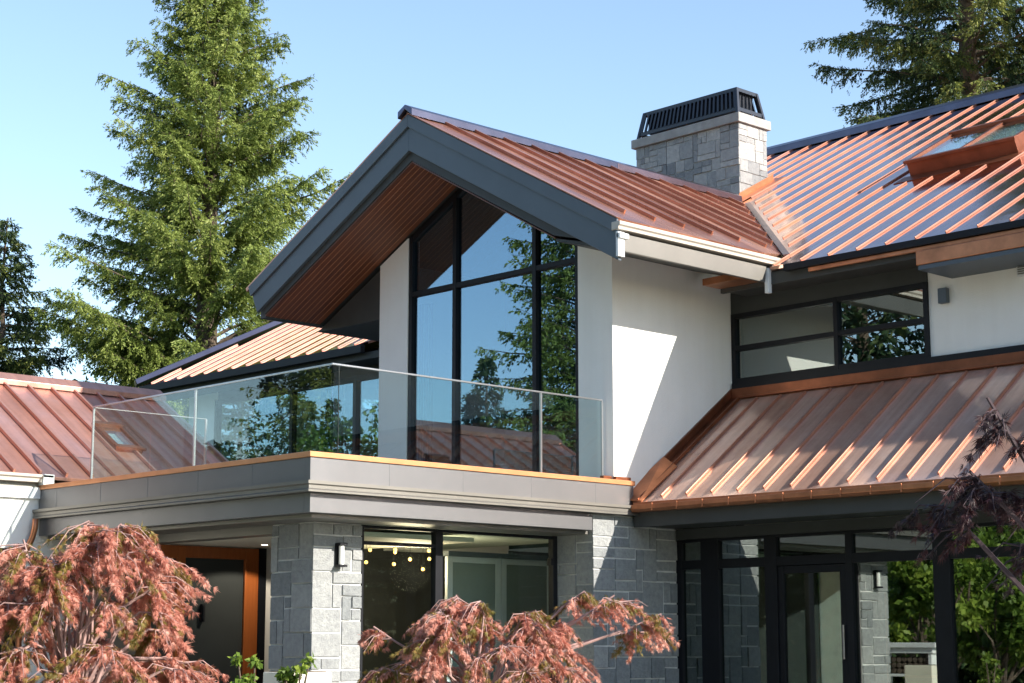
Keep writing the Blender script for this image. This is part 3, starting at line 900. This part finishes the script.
g = MB(); g.prism([(LE - .12, 6.7, 3.9), (LE - .12, 12.4, 3.9), (LE - .12, 12.4, 4.1), (LE - .12, 9.5, wz(9.5) - .08), (LE - .12, 6.7, wz(6.7) - .08)], (.08, 0, 0)); g.build('wall', 'stucco', H)
box(-2.6, LE, 12.3, 12.5, 0, 4.1).build('wall', 'stucco', H)
MB().prism([(-2.58, 6.78, 0), (-2.58, 12.29, 0), (-2.58, 12.29, 4.1), (-2.58, 9.5, wz(9.5) - .08), (-2.58, 6.78, wz(6.78) - .08)], (.2, 0, 0)).build('wall', 'stucco', H)

def skylight(parent, P0, ax, ay, nrm, W, L, hgt, curb, label, mull=0):
    """curb frame plus glazing on a roof plane; P0 low corner, ax across, ay up the slope"""
    P0 = Vector(P0); ax = Vector(ax).normalized(); ay = Vector(ay).normalized(); nrm = Vector(nrm).normalized()
    def fr_(mb, x0, x1, y0, y1, z0, z1):
        q = [P0 + ax * x + ay * y + nrm * z0 for x, y in ((x0, y0), (x1, y0), (x1, y1), (x0, y1))]
        mb.prism(q, nrm * (z1 - z0))
    mb = MB(); e = .12
    fr_(mb, 0, W, 0, e, -.02, hgt); fr_(mb, 0, W, L - e, L, -.02, hgt); fr_(mb, 0, e, e, L - e, -.02, hgt); fr_(mb, W - e, W, e, L - e, -.02, hgt)
    so_ = mb.build('skylight', curb, parent, label, bevel=.008)
    mb = MB()
    fr_(mb, -.03, W + .03, -.04, .05, hgt, hgt + .05); fr_(mb, -.03, W + .03, L - .05, L + .05, hgt, hgt + .07); fr_(mb, -.03, .05, .05, L - .05, hgt, hgt + .04); fr_(mb, W - .05, W + .03, .05, L - .05, hgt, hgt + .04)
    if mull:
        for k in range(1, mull): fr_(mb, W * k / mull - .035, W * k / mull + .035, .05, L - .05, hgt, hgt + .04)
    mb.build('frame', curb, so_, bevel=.004)
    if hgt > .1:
        mb = MB(); fr_(mb, -.12, W + .12, -.36, -.005, .0, .012); mb.build('apron', 'copper_dark', so_)  # flashing apron kept dark to paint the shadow gap under the curb
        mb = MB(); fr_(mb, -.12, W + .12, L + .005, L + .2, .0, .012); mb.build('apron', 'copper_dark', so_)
    mb = MB(); fr_(mb, .05, W - .05, .05, L - .05, hgt - .005, hgt + .012)
    mb.build('pane', 'sky_glass', so_)
    mb = MB(); fr_(mb, e, W - e, e, L - e, -.015, hgt - .05 if hgt > .1 else .0)
    mb.build('shaft', 'white_paint', so_)
    return so_
MT['sky_glass'] = glass('sky_glass', (.6, .75, .78), 2.4)
MT['curb'] = plain('curb', (.25, .09, .05), .4, .6, .25, 3, .05, 10)
MT['sky_glass'] = glass('sky_glass', (.9, .97, .97), 2.4)
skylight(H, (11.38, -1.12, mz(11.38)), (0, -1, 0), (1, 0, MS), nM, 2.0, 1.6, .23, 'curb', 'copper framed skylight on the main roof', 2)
skylight(H, (1.78, 7.38, wz(7.38)), (1, 0, 0), (0, 1, .6), nW, .5, .8, .06, 'copper_dark', 'small skylight on the left wing roof')

# ---- chimney
CU0, CU1, CV0, CV1 = 12.62, 13.45, 3.47, 6.06
cb = MB(); cb.box(CU0, CU1, CV0, CV1, 8.6, 11.46)
ch = cb.build('chimney', 'mortar', H, 'pale stone chimney with a black louvred top')
ashlar((CU0 - .001, CV0 - .022, 9.0), (0, 1, 0), (-1, 0, 0), CV1 - CV0 + .022, 2.46, ch, 'chim_stone', .115, 21, 4, 3, .01)
ashlar((CU0, CV0 - .001, 9.0), (1, 0, 0), (0, -1, 0), CU1 - CU0, 2.46, ch, 'chim_stone', .115, 23, 4, 3, .01)
s = box(CU0 - .08, CU1 + .07, CV0 - .08, CV1 + .08, 11.462, 11.64); s.build('cap', 'slab', ch, bevel=.008)
lv_ = MB()
def shroud(z): # inset of the tapered top at height z
    return .02 + .10 * (z - 11.64) / .56
z0, z1 = 11.70, 12.2
def corner(z, su, sv):
    i = shroud(z)
    return Vector((CU0 + i if su == 0 else CU1 - i, CV0 + i if sv == 0 else CV1 - i, z))
for su in (0, 1):
    for sv in (0, 1):
        a = corner(11.642, su, sv); b = corner(z1, su, sv)
        lv_.prism([a + Vector((-.028, -.028, 0)), a + Vector((.028, -.028, 0)), a + Vector((.028, .028, 0)), a + Vector((-.028, .028, 0))], b - a)
for zz in (z0 + .05, z1 - .035):
    for (p_, q_) in (((0, 0), (0, 1)), ((0, 0), (1, 0)), ((1, 0), (1, 1)), ((0, 1), (1, 1))):
        a, b = corner(zz, *p_), corner(zz, *q_)
        lv_.beam(a - Vector((0, 0, .035)), b - Vector((0, 0, .035)), (0, 0, 1), .03, .07)
a = corner(z1, 0, 0); b = corner(z1, 1, 1)
lv_.box(a.x, b.x, a.y, b.y, z1 - .01, z1 + .012)
n1 = 24
for k in range(n1):
    t_ = (k + .5) / n1
    for su in (0, 1):
        a = corner(z0 + .08, su, 0).lerp(corner(z0 + .08, su, 1), t_); b = corner(z1 - .06, su, 0).lerp(corner(z1 - .06, su, 1), t_)
        lv_.prism([a + Vector((-.03, -.03, 0)), a + Vector((.03, .0, 0)), a + Vector((.03, .03, 0)), a + Vector((-.03, .015, 0))], b - a)
for k in range(6):
    t_ = (k + .5) / 6
    for sv in (0, 1):
        a = corner(z0 + .08, 0, sv).lerp(corner(z0 + .08, 1, sv), t_); b = corner(z1 - .06, 0, sv).lerp(corner(z1 - .06, 1, sv), t_)
        lv_.prism([a + Vector((-.025, -.02, 0)), a + Vector((.02, .02, 0)), a + Vector((.028, .025, 0)), a + Vector((-.017, -.015, 0))], b - a)
MT['louvre'] = plain('louvre', (.025, .03, .042), .4, .3, .1, 4, .03, 20)
lo_ = lv_.build('louvre', 'louvre', ch)
inn = box(CU0 + .17, CU1 - .17, CV0 + .17, CV1 - .17, 11.76, 12.185); inn.build('flue', 'louvre', ch)
# copper flashing at its foot
fl = MB()
fl.prism([(CU0 - .06, CV0 - .045, mz(CU0 - .06) - .05), (CU1 + .15, CV0 - .045, mz(CU1 + .15) - .05), (CU1 + .15, CV0 - .045, mz(CU1 + .15) + .14), (CU0 - .06, CV0 - .045, mz(CU0 - .06) + .14)], (0, .02, 0))
fl.prism([(CU0 - .3, CV0 - .3, mz(CU0 - .3) + .012), (CU1 + .2, CV0 - .3, mz(CU1 + .2) + .012), (CU1 + .2, CV0 - .03, mz(CU1 + .2) + .03), (CU0 - .06, CV0 - .03, mz(CU0 - .06) + .03)], (0, 0, .015))
fl.prism([(CU0 - .05, CV0 - .045, 9.7), (CU0 - .05, CV1 + .04, 9.7), (CU0 - .05, CV1 + .04, 9.9), (CU0 - .05, 4.75, 9.9), (CU0 - .05, 4.4, 10.12), (CU0 - .05, CV0 - .045, 9.93)], (.02, 0, 0))
fl.build('flashing', 'copper_trim', ch, bevel=.004)

# ---- downspout
ds = MB()
pth = [(-.12, 6.43, 3.50), (-.12, 6.44, 3.38), (-.13, 6.50, 3.2), (-.16, 6.62, 3.05), (-.20, 6.46, 2.9), (-.22, 6.44, 2.75), (-.22, 6.44, .2)]
pth = [(-.12, 6.36, 3.50), (-.12, 6.37, 3.36), (-.14, 6.40, 3.22), (-.20, 6.42, 3.08), (-.25, 6.42, 2.95), (-.27, 6.42, 2.8), (-.27, 6.42, .1)]
ds.tube(pth, .045, 10)
ds.build('downspout', 'copper_trim', H, 'copper downspout at the left corner of the terrace', smooth=True)

# ------------------------------------------------------------------ glass railing
RL = thing('glass_railing', 'frameless glass railing with thin steel rail around the upper terrace', 'railing', (.52, .26, 3.86))
RU_, RVv, RZt = .52, .26, 5.155
def rp(mb, name, m, label=None, bevel=0): return keep(mb.build(name, m, None, label, bevel), RL)
for a, b in ((.56, 1.95), (1.97, 3.2), (3.21, 4.17), (4.19, 5.40)):
    if a == .56: a, b = .535, 3.2
    elif a == 1.97: continue
    rp(box(a, b, RVv - .006, RVv + .006, 3.87, RZt - .012), 'glass_panel', 'rail_glass')
for a, b in ((.275, 1.75), (1.76, 3.27), (3.30, 5.92)):
    if a == .275: b = 3.27
    elif a == 1.76: continue
    rp(box(RU_ - .006, RU_ + .006, a, b, 3.87, RZt - .012), 'glass_panel', 'rail_glass')
rp(box(RU_ + .02, 1.5, 5.934, 5.946, 3.87, RZt - .012), 'glass_panel', 'rail_glass')
rp(box(1.52, 2.5, 5.934, 5.946, 3.87, RZt - .012), 'glass_panel', 'rail_glass')
h = MB()
h.box(RU_ - .012, 5.42, RVv - .014, RVv + .014, RZt - .01, RZt + .012); h.box(RU_ - .014, RU_ + .014, RVv + .015, 5.95, RZt - .01, RZt + .012)
rp(h, 'handrail', 'steel', bevel=.003)
h = MB(); h.box(RU_ + .015, 2.5, 5.928, 5.952, RZt - .012, RZt - .002); rp(h, 'handrail', 'steel')
for x, y in ((RU_, 3.285), (RU_, 5.94), (4.18, RVv), (5.41, RVv), (2.5, 5.94)):
    rp(box(x - .014, x + .014, y - .013, y + .013, 3.87, RZt - .012), 'post', 'steel')
rp(box(RU_ + .1, RU_ + .104, RVv - .004, RVv + .008, 3.87, RZt - .012), 'post', 'charcoal')

# ------------------------------------------------------------------ wall lamps
L1 = thing('wall_lamp', 'black open-frame lantern on the sunlit face of the stone pier', 'wall lamp', (1.01, .727, 2.81))
lm = MB(); lm.box(.965, 1.055, .70, .727, 2.66, 2.955); lm.box(.955, 1.075, .60, .699, 2.925, 2.96); lm.box(.955, 1.075, .60, .699, 2.655, 2.685)
keep(lm.build('frame', 'black_frame', bevel=.004), L1)
lm = MB(); lm.tube([(1.015, .65, 2.686), (1.015, .65, 2.924)], .034, 14); keep(lm.build('glass_tube', 'frost', smooth=False), L1)
L2 = thing('wall_lamp', 'small dark box lamp on the white wall right of the upper window', 'wall lamp', (8.19, -3.74, 6.5))
lm = MB(); lm.prism([(8.188, -3.66, 6.385), (8.188, -3.80, 6.385), (8.188, -3.80, 6.60), (8.188, -3.66, 6.60)], (-.09, 0, 0)); keep(lm.build('body', 'slate_paint', bevel=.01), L2)
lm = MB(); lm.box(8.12, 8.185, -3.775, -3.685, 6.601, 6.612); keep(lm.build('lens', 'frost'), L2)
L3 = thing('wall_vent', 'pale grey box vent high on the white wall at the right edge', 'vent', (8.19, -4.96, 6.68))
lm = MB(); lm.box(8.13, 8.188, -5.1, -4.89, 6.59, 6.775); keep(lm.build('body', 'grey_frame', bevel=.01), L3)
lm = MB()
for k in range(5): lm.box(8.122, 8.129, -5.08, -4.91, 6.615 + .03 * k, 6.63 + .03 * k)
keep(lm.build('louvre', 'taupe'), L3)

# pendant cluster
PL = thing('pendant_lamp', 'cluster of small glowing amber bulbs hanging in the dark room', 'pendant lamp', (4.15, 3.0, 3.26))
pts = [(3.4, 3.049), (3.403, 2.876), (3.777, 3.063), (3.931, 3.039), (3.876, 2.862), (4.142, 3.15), (4.261, 2.948), (4.495, 3.075), (4.497, 2.956), (4.517, 2.809), (4.672, 3.2), (4.695, 2.963)]
cp = MB(); cp.box(3.3, 4.8, 2.97, 3.03, 3.235, 3.26); keep(cp.build('canopy', 'black_frame'), PL)
cd = MB()
for k, (x, z) in enumerate(pts):
    y = 3.0 + .12 * math.sin(k * 2.3)
    cd.tube([(x, y, z + .03), (x, y, 3.236)], .003, 5)
    bb = bmesh.new(); bmesh.ops.create_uvsphere(bb, u_segments=12, v_segments=8, radius=.026)
    me = D.meshes.new('bulb'); bb.to_mesh(me); bb.free(); me.materials.append(MT['bulb'])
    o = D.objects.new('bulb', me); COL.objects.link(o); o.location = (x, y, z)
    o.parent = PL; o.matrix_parent_inverse = Matrix.Translation(-Vector(PL.location))
keep(cd.build('cord', 'black_frame'), PL)

for nm, loc, en, par, r_ in (('bulb_light', (4.1, 2.9, 2.75), 55, PL, .3), ):
    ld = D.lights.new(nm, 'POINT'); ld.energy = en; ld.color = (1, .78, .5); ld.shadow_soft_size = r_
    lo = D.objects.new(nm, ld); COL.objects.link(lo); lo.location = loc; lo.parent = par; lo.matrix_parent_inverse = Matrix.Translation(-Vector(par.location))
ld = D.lights.new('downlight_light', 'SPOT'); ld.energy = 45; ld.color = (1, .88, .7); ld.spot_size = 2.4; ld.shadow_soft_size = .05
lo = D.objects.new('downlight_light', ld); COL.objects.link(lo); lo.location = (2.4, 4.2, 3.11); lo.parent = H
# planter by the pier
pl = thing('planter', 'low pale stone planter box at the foot of the grey pier', 'planter', (.15, .2, 0))
q = MB(); q.box(-.2, .42, .05, .6, 0, 1.36); keep(q.build('box', 'cream', bevel=.012), pl)
q = MB(); q.box(-.15, .37, .1, .55, 1.361, 1.37); keep(q.build('soil', 'bark'), pl)

# ------------------------------------------------------------------ trees
def conifer(name, label, x, y, h, rad, hmin, leaf, seed, dens=1., droop=.35, gap=0., zb=0., group='conifers round the house', wid=.055, ln=.26, shape=.85, side=None, bump_=.0, up=.5, tw=13, nd=19):
    R_ = np.random.default_rng(seed)
    root = thing(name, label, 'tree', (x, y, zb), group)
    tr = MB()
    zz = np.linspace(0, h, 14)
    wob = R_.normal(0, .05, (14, 2)); wob[0] = 0
    tr.tube([(x + wob[i, 0], y + wob[i, 1], zb + zz[i]) for i in range(14)], [max(.015, .022 * (h - z) + .01) for z in zz], 9)
    Cs, As, Bs, Ts = [], [], [], []
    z = hmin
    while z < h - .15:
        t = (z - hmin) / (h - hmin)
        Lmax = rad * (1 - t) ** shape + .12
        nb_ = int(R_.integers(4, 7))
        ph = R_.random() * 6.28
        for b in range(nb_):
            if R_.random() < gap: continue
            an = ph + 6.283 * b / nb_ + R_.normal(0, .25)
            L = Lmax * R_.uniform(.62, 1.12)
            if bump_ and R_.random() < .12: L *= 1 + bump_
            d = np.array([math.cos(an), math.sin(an), 0.])
            rise = R_.uniform(.0, .3) + up * (.25 + .75 * t)
            nseg = 7
            s = np.linspace(0, 1, nseg)
            P = np.array([x, y, zb + z + R_.normal(0, .08)]) + np.outer(s * L, d)
            P[:, 2] += L * (rise * s - (droop + rise * .55) * s ** 2 + (droop * .55 + rise * .25) * s ** 3)
            P[1:, :2] += R_.normal(0, .03 * L, (nseg - 1, 2)) * s[1:, None]
            tr.tube(P.tolist(), [max(.006, .011 * L * (1 - q) + .006) for q in s], 4, cap=False)
            # twigs along the branch
            nt = max(6, int(L * tw * dens))
            q = R_.uniform(.12, 1, nt) ** .8
            base = np.stack([np.interp(q, s, P[:, k]) for k in range(3)], 1)
            tang = unit(P[-1] - P[0])
            sd = np.array([-d[1], d[0], 0.])
            sgn = R_.choice([-1., 1.], nt)
            tl = (.16 + .42 * L * (1 - q) * .55 + .12) * R_.uniform(.6, 1.2, nt)
            tdir = unit(tang * R_.uniform(.35, .8, nt)[:, None] + sd * (sgn * R_.uniform(.5, 1., nt))[:, None] + np.stack([np.zeros(nt), np.zeros(nt), R_.uniform(-1.0, .05, nt)], 1))
            btone = R_.normal(.42, .14)
            m_ = np.maximum(3, (tl * nd * dens).astype(int))
            idx = np.repeat(np.arange(nt), m_)
            k = len(idx)
            u_ = R_.random(k)
            c = base[idx] + tdir[idx] * (u_ * tl[idx])[:, None] + R_.normal(0, .022, (k, 3))
            c[:, 2] -= .25 * tl[idx] * u_ ** 2
            a = unit(tdir[idx] + R_.normal(0, .42, (k, 3)) + np.array([0, 0, -.4]))
            bb_ = unit(np.cross(a, R_.normal(0, 1, (k, 3))))
            ll = ln * R_.uniform(.5, 1.1, k)
            Cs.append(c); As.append(a * ll[:, None]); Bs.append(bb_ * (wid * R_.uniform(.6, 1.2, k))[:, None])
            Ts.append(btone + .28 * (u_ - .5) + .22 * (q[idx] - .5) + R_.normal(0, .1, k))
        z += R_.uniform(.24, .42) * (1.15 - .5 * t)
    keep(tr.build('trunk', 'bark'), root)
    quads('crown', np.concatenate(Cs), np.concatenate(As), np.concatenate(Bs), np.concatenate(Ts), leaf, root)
    return root

conifer('conifer_tree', 'tall sunlit green conifer rising behind the left wing roof', 14.2, 23.35, 23.0, 5.8, 4.0, 'needle', 3, 1.12, .2, bump_=.2, shape=.95, up=1.15, tw=24, nd=58, ln=.115, wid=.017, gap=.02)
conifer('conifer_tree', 'tall dark conifer with open branches behind the right roof ridge', 28.6, 8.2, 28.5, 5.6, 8.0, 'needle_mid', 9, 1.0, .22, .1, shape=.6, bump_=.3, up=.3, tw=24, nd=56, ln=.125, wid=.019)
conifer('conifer_tree', 'small dark conifer at the left edge of the photo', 10.3, 27.5, 13.4, 4.8, 3.0, 'needle_mid', 14, 1.1, .3, tw=22, nd=50, ln=.12, wid=.02, up=.4, shape=1.0)
conifer('conifer_tree', 'low dark conifer behind the big sunlit one', 19.5, 36.0, 13.0, 4.2, 3.0, 'needle_dark', 17, .7, .3)
# trees on the garden side, seen mirrored in the glazing
conifer('conifer_tree', 'broad garden conifer mirrored in the gable window', -22.0, 27.2, 25.0, 6.0, 1.5, 'needle', 23, .7, .3, ln=.2, wid=.04, tw=16, nd=26)
conifer('conifer_tree', 'slim garden conifer mirrored in the railing glass', -13.0, 32.0, 11.0, 2.6, 1.2, 'needle', 27, .5, .3, ln=.34, wid=.08)

# belt of firs across the garden, mirrored in the glass, plus an added row that blocks sky
proto = conifer('conifer_tree', 'far fir in the garden belt facing the terrace', -40.0, 20.0, 11.0, 3.3, .6, 'needle_dark', 31, .42, .3, ln=.5, wid=.13, group='fir belt across the garden')
tall = [(-27 + math.sin(k * 5.1), -40 + 5.6 * k + 1.2 * math.sin(k * 3.)) for k in range(12)]  # row added out of view to cut sky fill on shaded walls; far end mirrored
bpos = [(-40 + 1.5 * math.sin(k * 2.1), -14 + 4.6 * k) for k in range(17)] + [(-45 + 1.5 * math.sin(k * 1.3), -12 + 4.6 * k) for k in range(17)] + [(-36 + 5.2 * k, 62 + math.sin(k) * 2) for k in range(7)]
bpos += tall
near = [(-9, 37.5), (-12, 47), (-4.5, 40.5), (-2, 45), (-16.5, 36), (-14, 40), (-19.5, 39), (-10, 43), (-25, 36.5), (-17, 45), (-6, 46), (-22, 42.5), (-29, 40), (-12.5, 36.5)]
bpos += near
proto2 = conifer('conifer_tree', 'tall fir of the added sky-blocking row, copied smaller into the mirrored belt', -27.5, -45.0, 21.0, 5.6, 1.0, 'needle_dark', 33, .5, .3, ln=.34, wid=.075, group='fir belt across the garden', tw=11, nd=15)
for i, (bx, by) in enumerate(bpos):
    sc_ = .8 + .38 * ((i * 37) % 11) / 11
    src = proto2 if (bx, by) in tall or (bx, by) in near else proto
    if (bx, by) in near: sc_ *= .66
    c_ = src.copy(); COL.objects.link(c_); c_.location = (bx, by, 0); c_.scale = (sc_, sc_, sc_); c_.rotation_euler = (0, 0, i * 1.3)
    for chd in src.children:
        d_ = chd.copy(); COL.objects.link(d_); d_.parent = c_
        d_.matrix_parent_inverse = chd.matrix_parent_inverse.copy()

def broadleaf(name, label, x, y, h, r, seed, leaf='leaf', n=5000, size=.2, z0=.8, group='leafy garden trees', bark='bark', cat='tree', forks=6):
    R_ = np.random.default_rng(seed)
    root = thing(name, label, cat, (x, y, 0), group)
    tr = MB()
    tr.tube([(x, y, 0), (x + .05, y, h * .22), (x - .03, y + .04, h * .4)], [.05 + .018 * h, .04 + .013 * h, .03 + .01 * h], 8)
    cl = []
    for k in range(forks * 3):
        an = R_.random() * 6.28; el = R_.uniform(.1, 1.2)
        L = r * R_.uniform(.55, 1.)
        e = np.array([x + math.cos(an) * math.cos(el) * L, y + math.sin(an) * math.cos(el) * L, z0 + (h - z0) * R_.uniform(.25, .95)])
        b0 = np.array([x, y, h * R_.uniform(.18, .4)])
        mid = (b0 + e) / 2 + R_.normal(0, .12 * r, 3)
        tr.tube([b0.tolist(), mid.tolist(), e.tolist()], [.02 + .006 * h, .015 + .003 * h, .008], 5, cap=False)
        cl.append(e)
    cl = np.array(cl)
    idx = R_.integers(0, len(cl), n)
    sp = r * .30
    c = cl[idx] + unit(R_.normal(0, 1, (n, 3))) * (sp * R_.random((n, 1)) ** .5) * np.array([1, 1, .8])
    a = unit(R_.normal(0, 1, (n, 3)) + np.array([0, 0, -.5]))
    b = unit(np.cross(a, R_.normal(0, 1, (n, 3))))
    ct = R_.normal(.5, .2, len(cl))
    keep(tr.build('trunk', bark), root)
    quads('crown', c, a * (size * R_.uniform(.6, 1.2, (n, 1))), b * (size * .3), ct[idx] + R_.normal(0, .14, n), leaf, root)
    return root
for i, (x, y, h, r, lab) in enumerate(((-9.5, 6.0, 4.6, 1.9, 'bright green leafy tree mirrored beside the reflected pier'),
                                  (-12.0, 2.5, 5.4, 2.2, 'green garden tree mirrored in the rightmost lower pane'),
                                  (-14.5, 9.5, 6.2, 2.6, 'taller green garden tree mirrored in the lower glazing'),
                                  (-7.2, 5.2, 4.2, 1.3, 'green garden tree in front of the left wing wall'),
                                  (-5.8, 2.5, 3.4, 1.3, 'small green garden tree nearest the left red maple'),
                                  (-4.0, 24.5, 9.0, 2.4, 'tall leafy tree nearest the terrace end'),
                                  (-9.0, 30.5, 9.5, 2.8, 'tall leafy tree far beyond the terrace end'),
                                  (-1.5, 32.5, 9.0, 2.6, 'leafy tree beyond the left wing ridge'),
                                  (-17.5, 17.0, 7.0, 3.0, 'wide leafy garden tree mirrored in the gable window'))):
    broadleaf('leafy_tree', lab, x, y, h, r, 40 + i, n=4200)

def laceleaf(name, label, x, y, h, r, seed, leaf, bark, nleaf=9000, ls=.07, group=None, zlow=.3, npad=26, pr=.42, shoots=()):
    """weeping cut-leaf maple: limbs arch out to layered pads of drooping branchlets hung with feathery leaves"""
    R_ = np.random.default_rng(seed)
    root = thing(name, label, 'tree', (x, y, 0), group)
    tr = MB()
    top = h * .55
    tr.tube([(x, y, 0), (x + .06, y - .03, top * .35), (x - .04, y + .05, top * .7), (x, y, top)], [.085, .07, .055, .04], 8)
    tips = []
    pads = []
    for k in range(npad):
        q = (k + .5) / npad
        el = math.asin(q) if k else 1.5
        an = k * 2.39996 + R_.normal(0, .25)
        R0 = r * math.cos(el * .95) * R_.uniform(.7, 1.08)
        zc = zlow + .25 + (h - zlow - .3) * (q ** .9) * R_.uniform(.84, 1.06)
        pads.append((an, R0, min(zc, h - .06), pr * R_.uniform(.75, 1.2)))
    for (an, R0, zc, w) in shoots: pads.append((an, R0, zc, w))
    for pi, (an, R0, zc, w) in enumerate(pads):
        c0 = np.array([x + math.cos(an) * R0, y + math.sin(an) * R0, zc])
        s0 = np.array([x + R_.normal(0, .03), y + R_.normal(0, .03), min(top, zc) * R_.uniform(.5, .9)])
        m1 = s0 * .55 + c0 * .45 + np.array([0, 0, .10 + .12 * R0]) + R_.normal(0, .06, 3)
        m2 = s0 * .18 + c0 * .82 + np.array([0, 0, .10]) + R_.normal(0, .04, 3)
        tr.tube([s0.tolist(), m1.tolist(), m2.tolist(), c0.tolist()], [.024, .016, .011, .008], 5, cap=False)
        nbl = max(7, int(15 * w / pr))
        ptone = R_.normal(0, 1)
        for j in range(nbl):
            a2 = an + R_.normal(0, 1.25)
            L = w * R_.uniform(.5, 1.25)
            st = c0 * (1 - .35 * R_.random()) + m2 * 0 if False else c0 + (m2 - c0) * R_.random() * .9
            e = st + np.array([math.cos(a2) * L, math.sin(a2) * L, -L * R_.uniform(.25, .95)])
            mid = st * .5 + e * .5 + np.array([0, 0, L * R_.uniform(.12, .26)])
            tr.tube([st.tolist(), mid.tolist(), e.tolist()], [.0065, .0045, .0015], 4, cap=False)
            und = R_.random() < .28
            tips.append((st, mid, e, ptone * .6 + R_.normal(0, .6), und))
    keep(tr.build('trunk', bark), root)
    n = nleaf
    LL = np.array([np.linalg.norm(t[2] - t[0]) for t in tips])
    wts = R_.gamma(1.6, 1., len(tips)) * LL; ti = R_.choice(len(tips), n, p=wts / wts.sum())
    A0 = np.array([t[0] for t in tips])[ti]; A1 = np.array([t[1] for t in tips])[ti]; A2 = np.array([t[2] for t in tips])[ti]
    tn = np.array([t[3] for t in tips])[ti]; und = np.array([t[4] for t in tips])[ti]
    u_ = R_.uniform(.12, 1.04, n)[:, None]
    c = A0 * (1 - u_) ** 2 + 2 * A1 * u_ * (1 - u_) + A2 * u_ ** 2 + R_.normal(0, .012, (n, 3))
    tan_ = unit(2 * (1 - u_) * (A1 - A0) + 2 * u_ * (A2 - A1))
    main = unit(tan_ * .8 + R_.normal(0, .55, (n, 3)) + np.array([0, 0, -.42]))
    sidev = unit(np.cross(main, R_.normal(0, 1, (n, 3))))
    Cs, As, Bs, Ts = [], [], [], []
    tone = np.where(und, R_.uniform(0, .26, n), np.clip(.55 + .13 * tn + R_.normal(0, .09, n) + .16 * (u_[:, 0] - .5), .27, 1))
    for a_, k_ in ((-.8, .6), (-.48, .85), (-.2, 1.), (.08, 1.1), (.36, .95), (.7, .7)):
        dv_ = unit(main * math.cos(a_) + sidev * math.sin(a_) + np.array([0, 0, -.15]))
        ll = ls * k_ * R_.uniform(.8, 1.4, n)
        nb__ = unit(np.cross(dv_, np.cross(main, sidev) + R_.normal(0, .35, (n, 3))))
        Cs.append(c); As.append(dv_ * ll[:, None]); Bs.append(nb__ * (ls * .05)); Ts.append(tone + R_.normal(0, .06, n))
    quads('crown', np.concatenate(Cs), np.concatenate(As), np.concatenate(Bs), np.concatenate(Ts), leaf, root)
    return root

laceleaf('japanese_maple', 'salmon red weeping maple in front of the wooden front door', -5.3, -3.75, 2.85, 1.12, 15, 'maple', 'bark_pale', 36000, .056, npad=58, pr=.36)
laceleaf('japanese_maple', 'salmon red weeping maple in front of the grey double door', -1.06, -4.24, 2.22, 1.05, 6, 'maple', 'bark_pale', 24000, .054, npad=42, pr=.32, zlow=.6,
         shoots=((-.75, 1.45, 2.1, .28), (-.6, 1.8, 1.98, .3), (-.95, 1.3, 2.15, .24), (-.45, 1.7, 1.8, .28), (-.7, 1.0, 2.2, .28), (2.3, 1.1, 1.85, .25)))
laceleaf('japanese_maple', 'dark purple maple with shade in its leaf colour at the right edge of the photo', -5.28, -13.45, 3.02, .76, 8, 'maple_shaded', 'bark_purple', 5200, .048, npad=20, pr=.22, zlow=1.8,
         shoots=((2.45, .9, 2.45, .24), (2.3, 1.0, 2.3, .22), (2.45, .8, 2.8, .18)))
gs = thing('garden_shelf', 'white garden shelf unit with stacked logs mirrored in the lower glazing', 'shelf', (-4.0, 3.5, 0))
q = MB(); q.box(-4.35, -3.75, 2.7, 4.3, 1.66, 1.76); q.box(-4.3, -3.8, 2.8, 4.2, 1.55, 1.655); keep(q.build('top', 'white_paint', bevel=.008), gs)
for y_ in (2.85, 4.08): keep(box(-4.28, -3.82, y_, y_ + .07, 0, 1.548).build('leg', 'white_paint'), gs)
keep(box(-4.28, -3.82, 2.925, 4.075, 1.1, 1.15).build('shelf', 'white_paint'), gs)
q = MB()
for k in range(9):
    for j in range(3): q.tube([(-4.25, 3.0 + .125 * k, 1.205 + .11 * j), (-3.85, 3.0 + .125 * k, 1.205 + .11 * j)], .052, 8)
lg = q.build('logs', 'bark'); lg['kind'] = 'stuff'; keep(lg, gs)
# young green shoots by the pier
for i, (x, y, h, lab) in enumerate(((-1.0, -.2, 1.58, 'small leafy green shrub left of the planter box'), (-.55, -.5, 1.62, 'small leafy green shrub touching the planter box'))):
    broadleaf('green_shrub', lab, x, y, h, .22, 60 + i, n=420, size=.09, z0=.5, group='green shrubs by the pier', cat='shrub', forks=4)
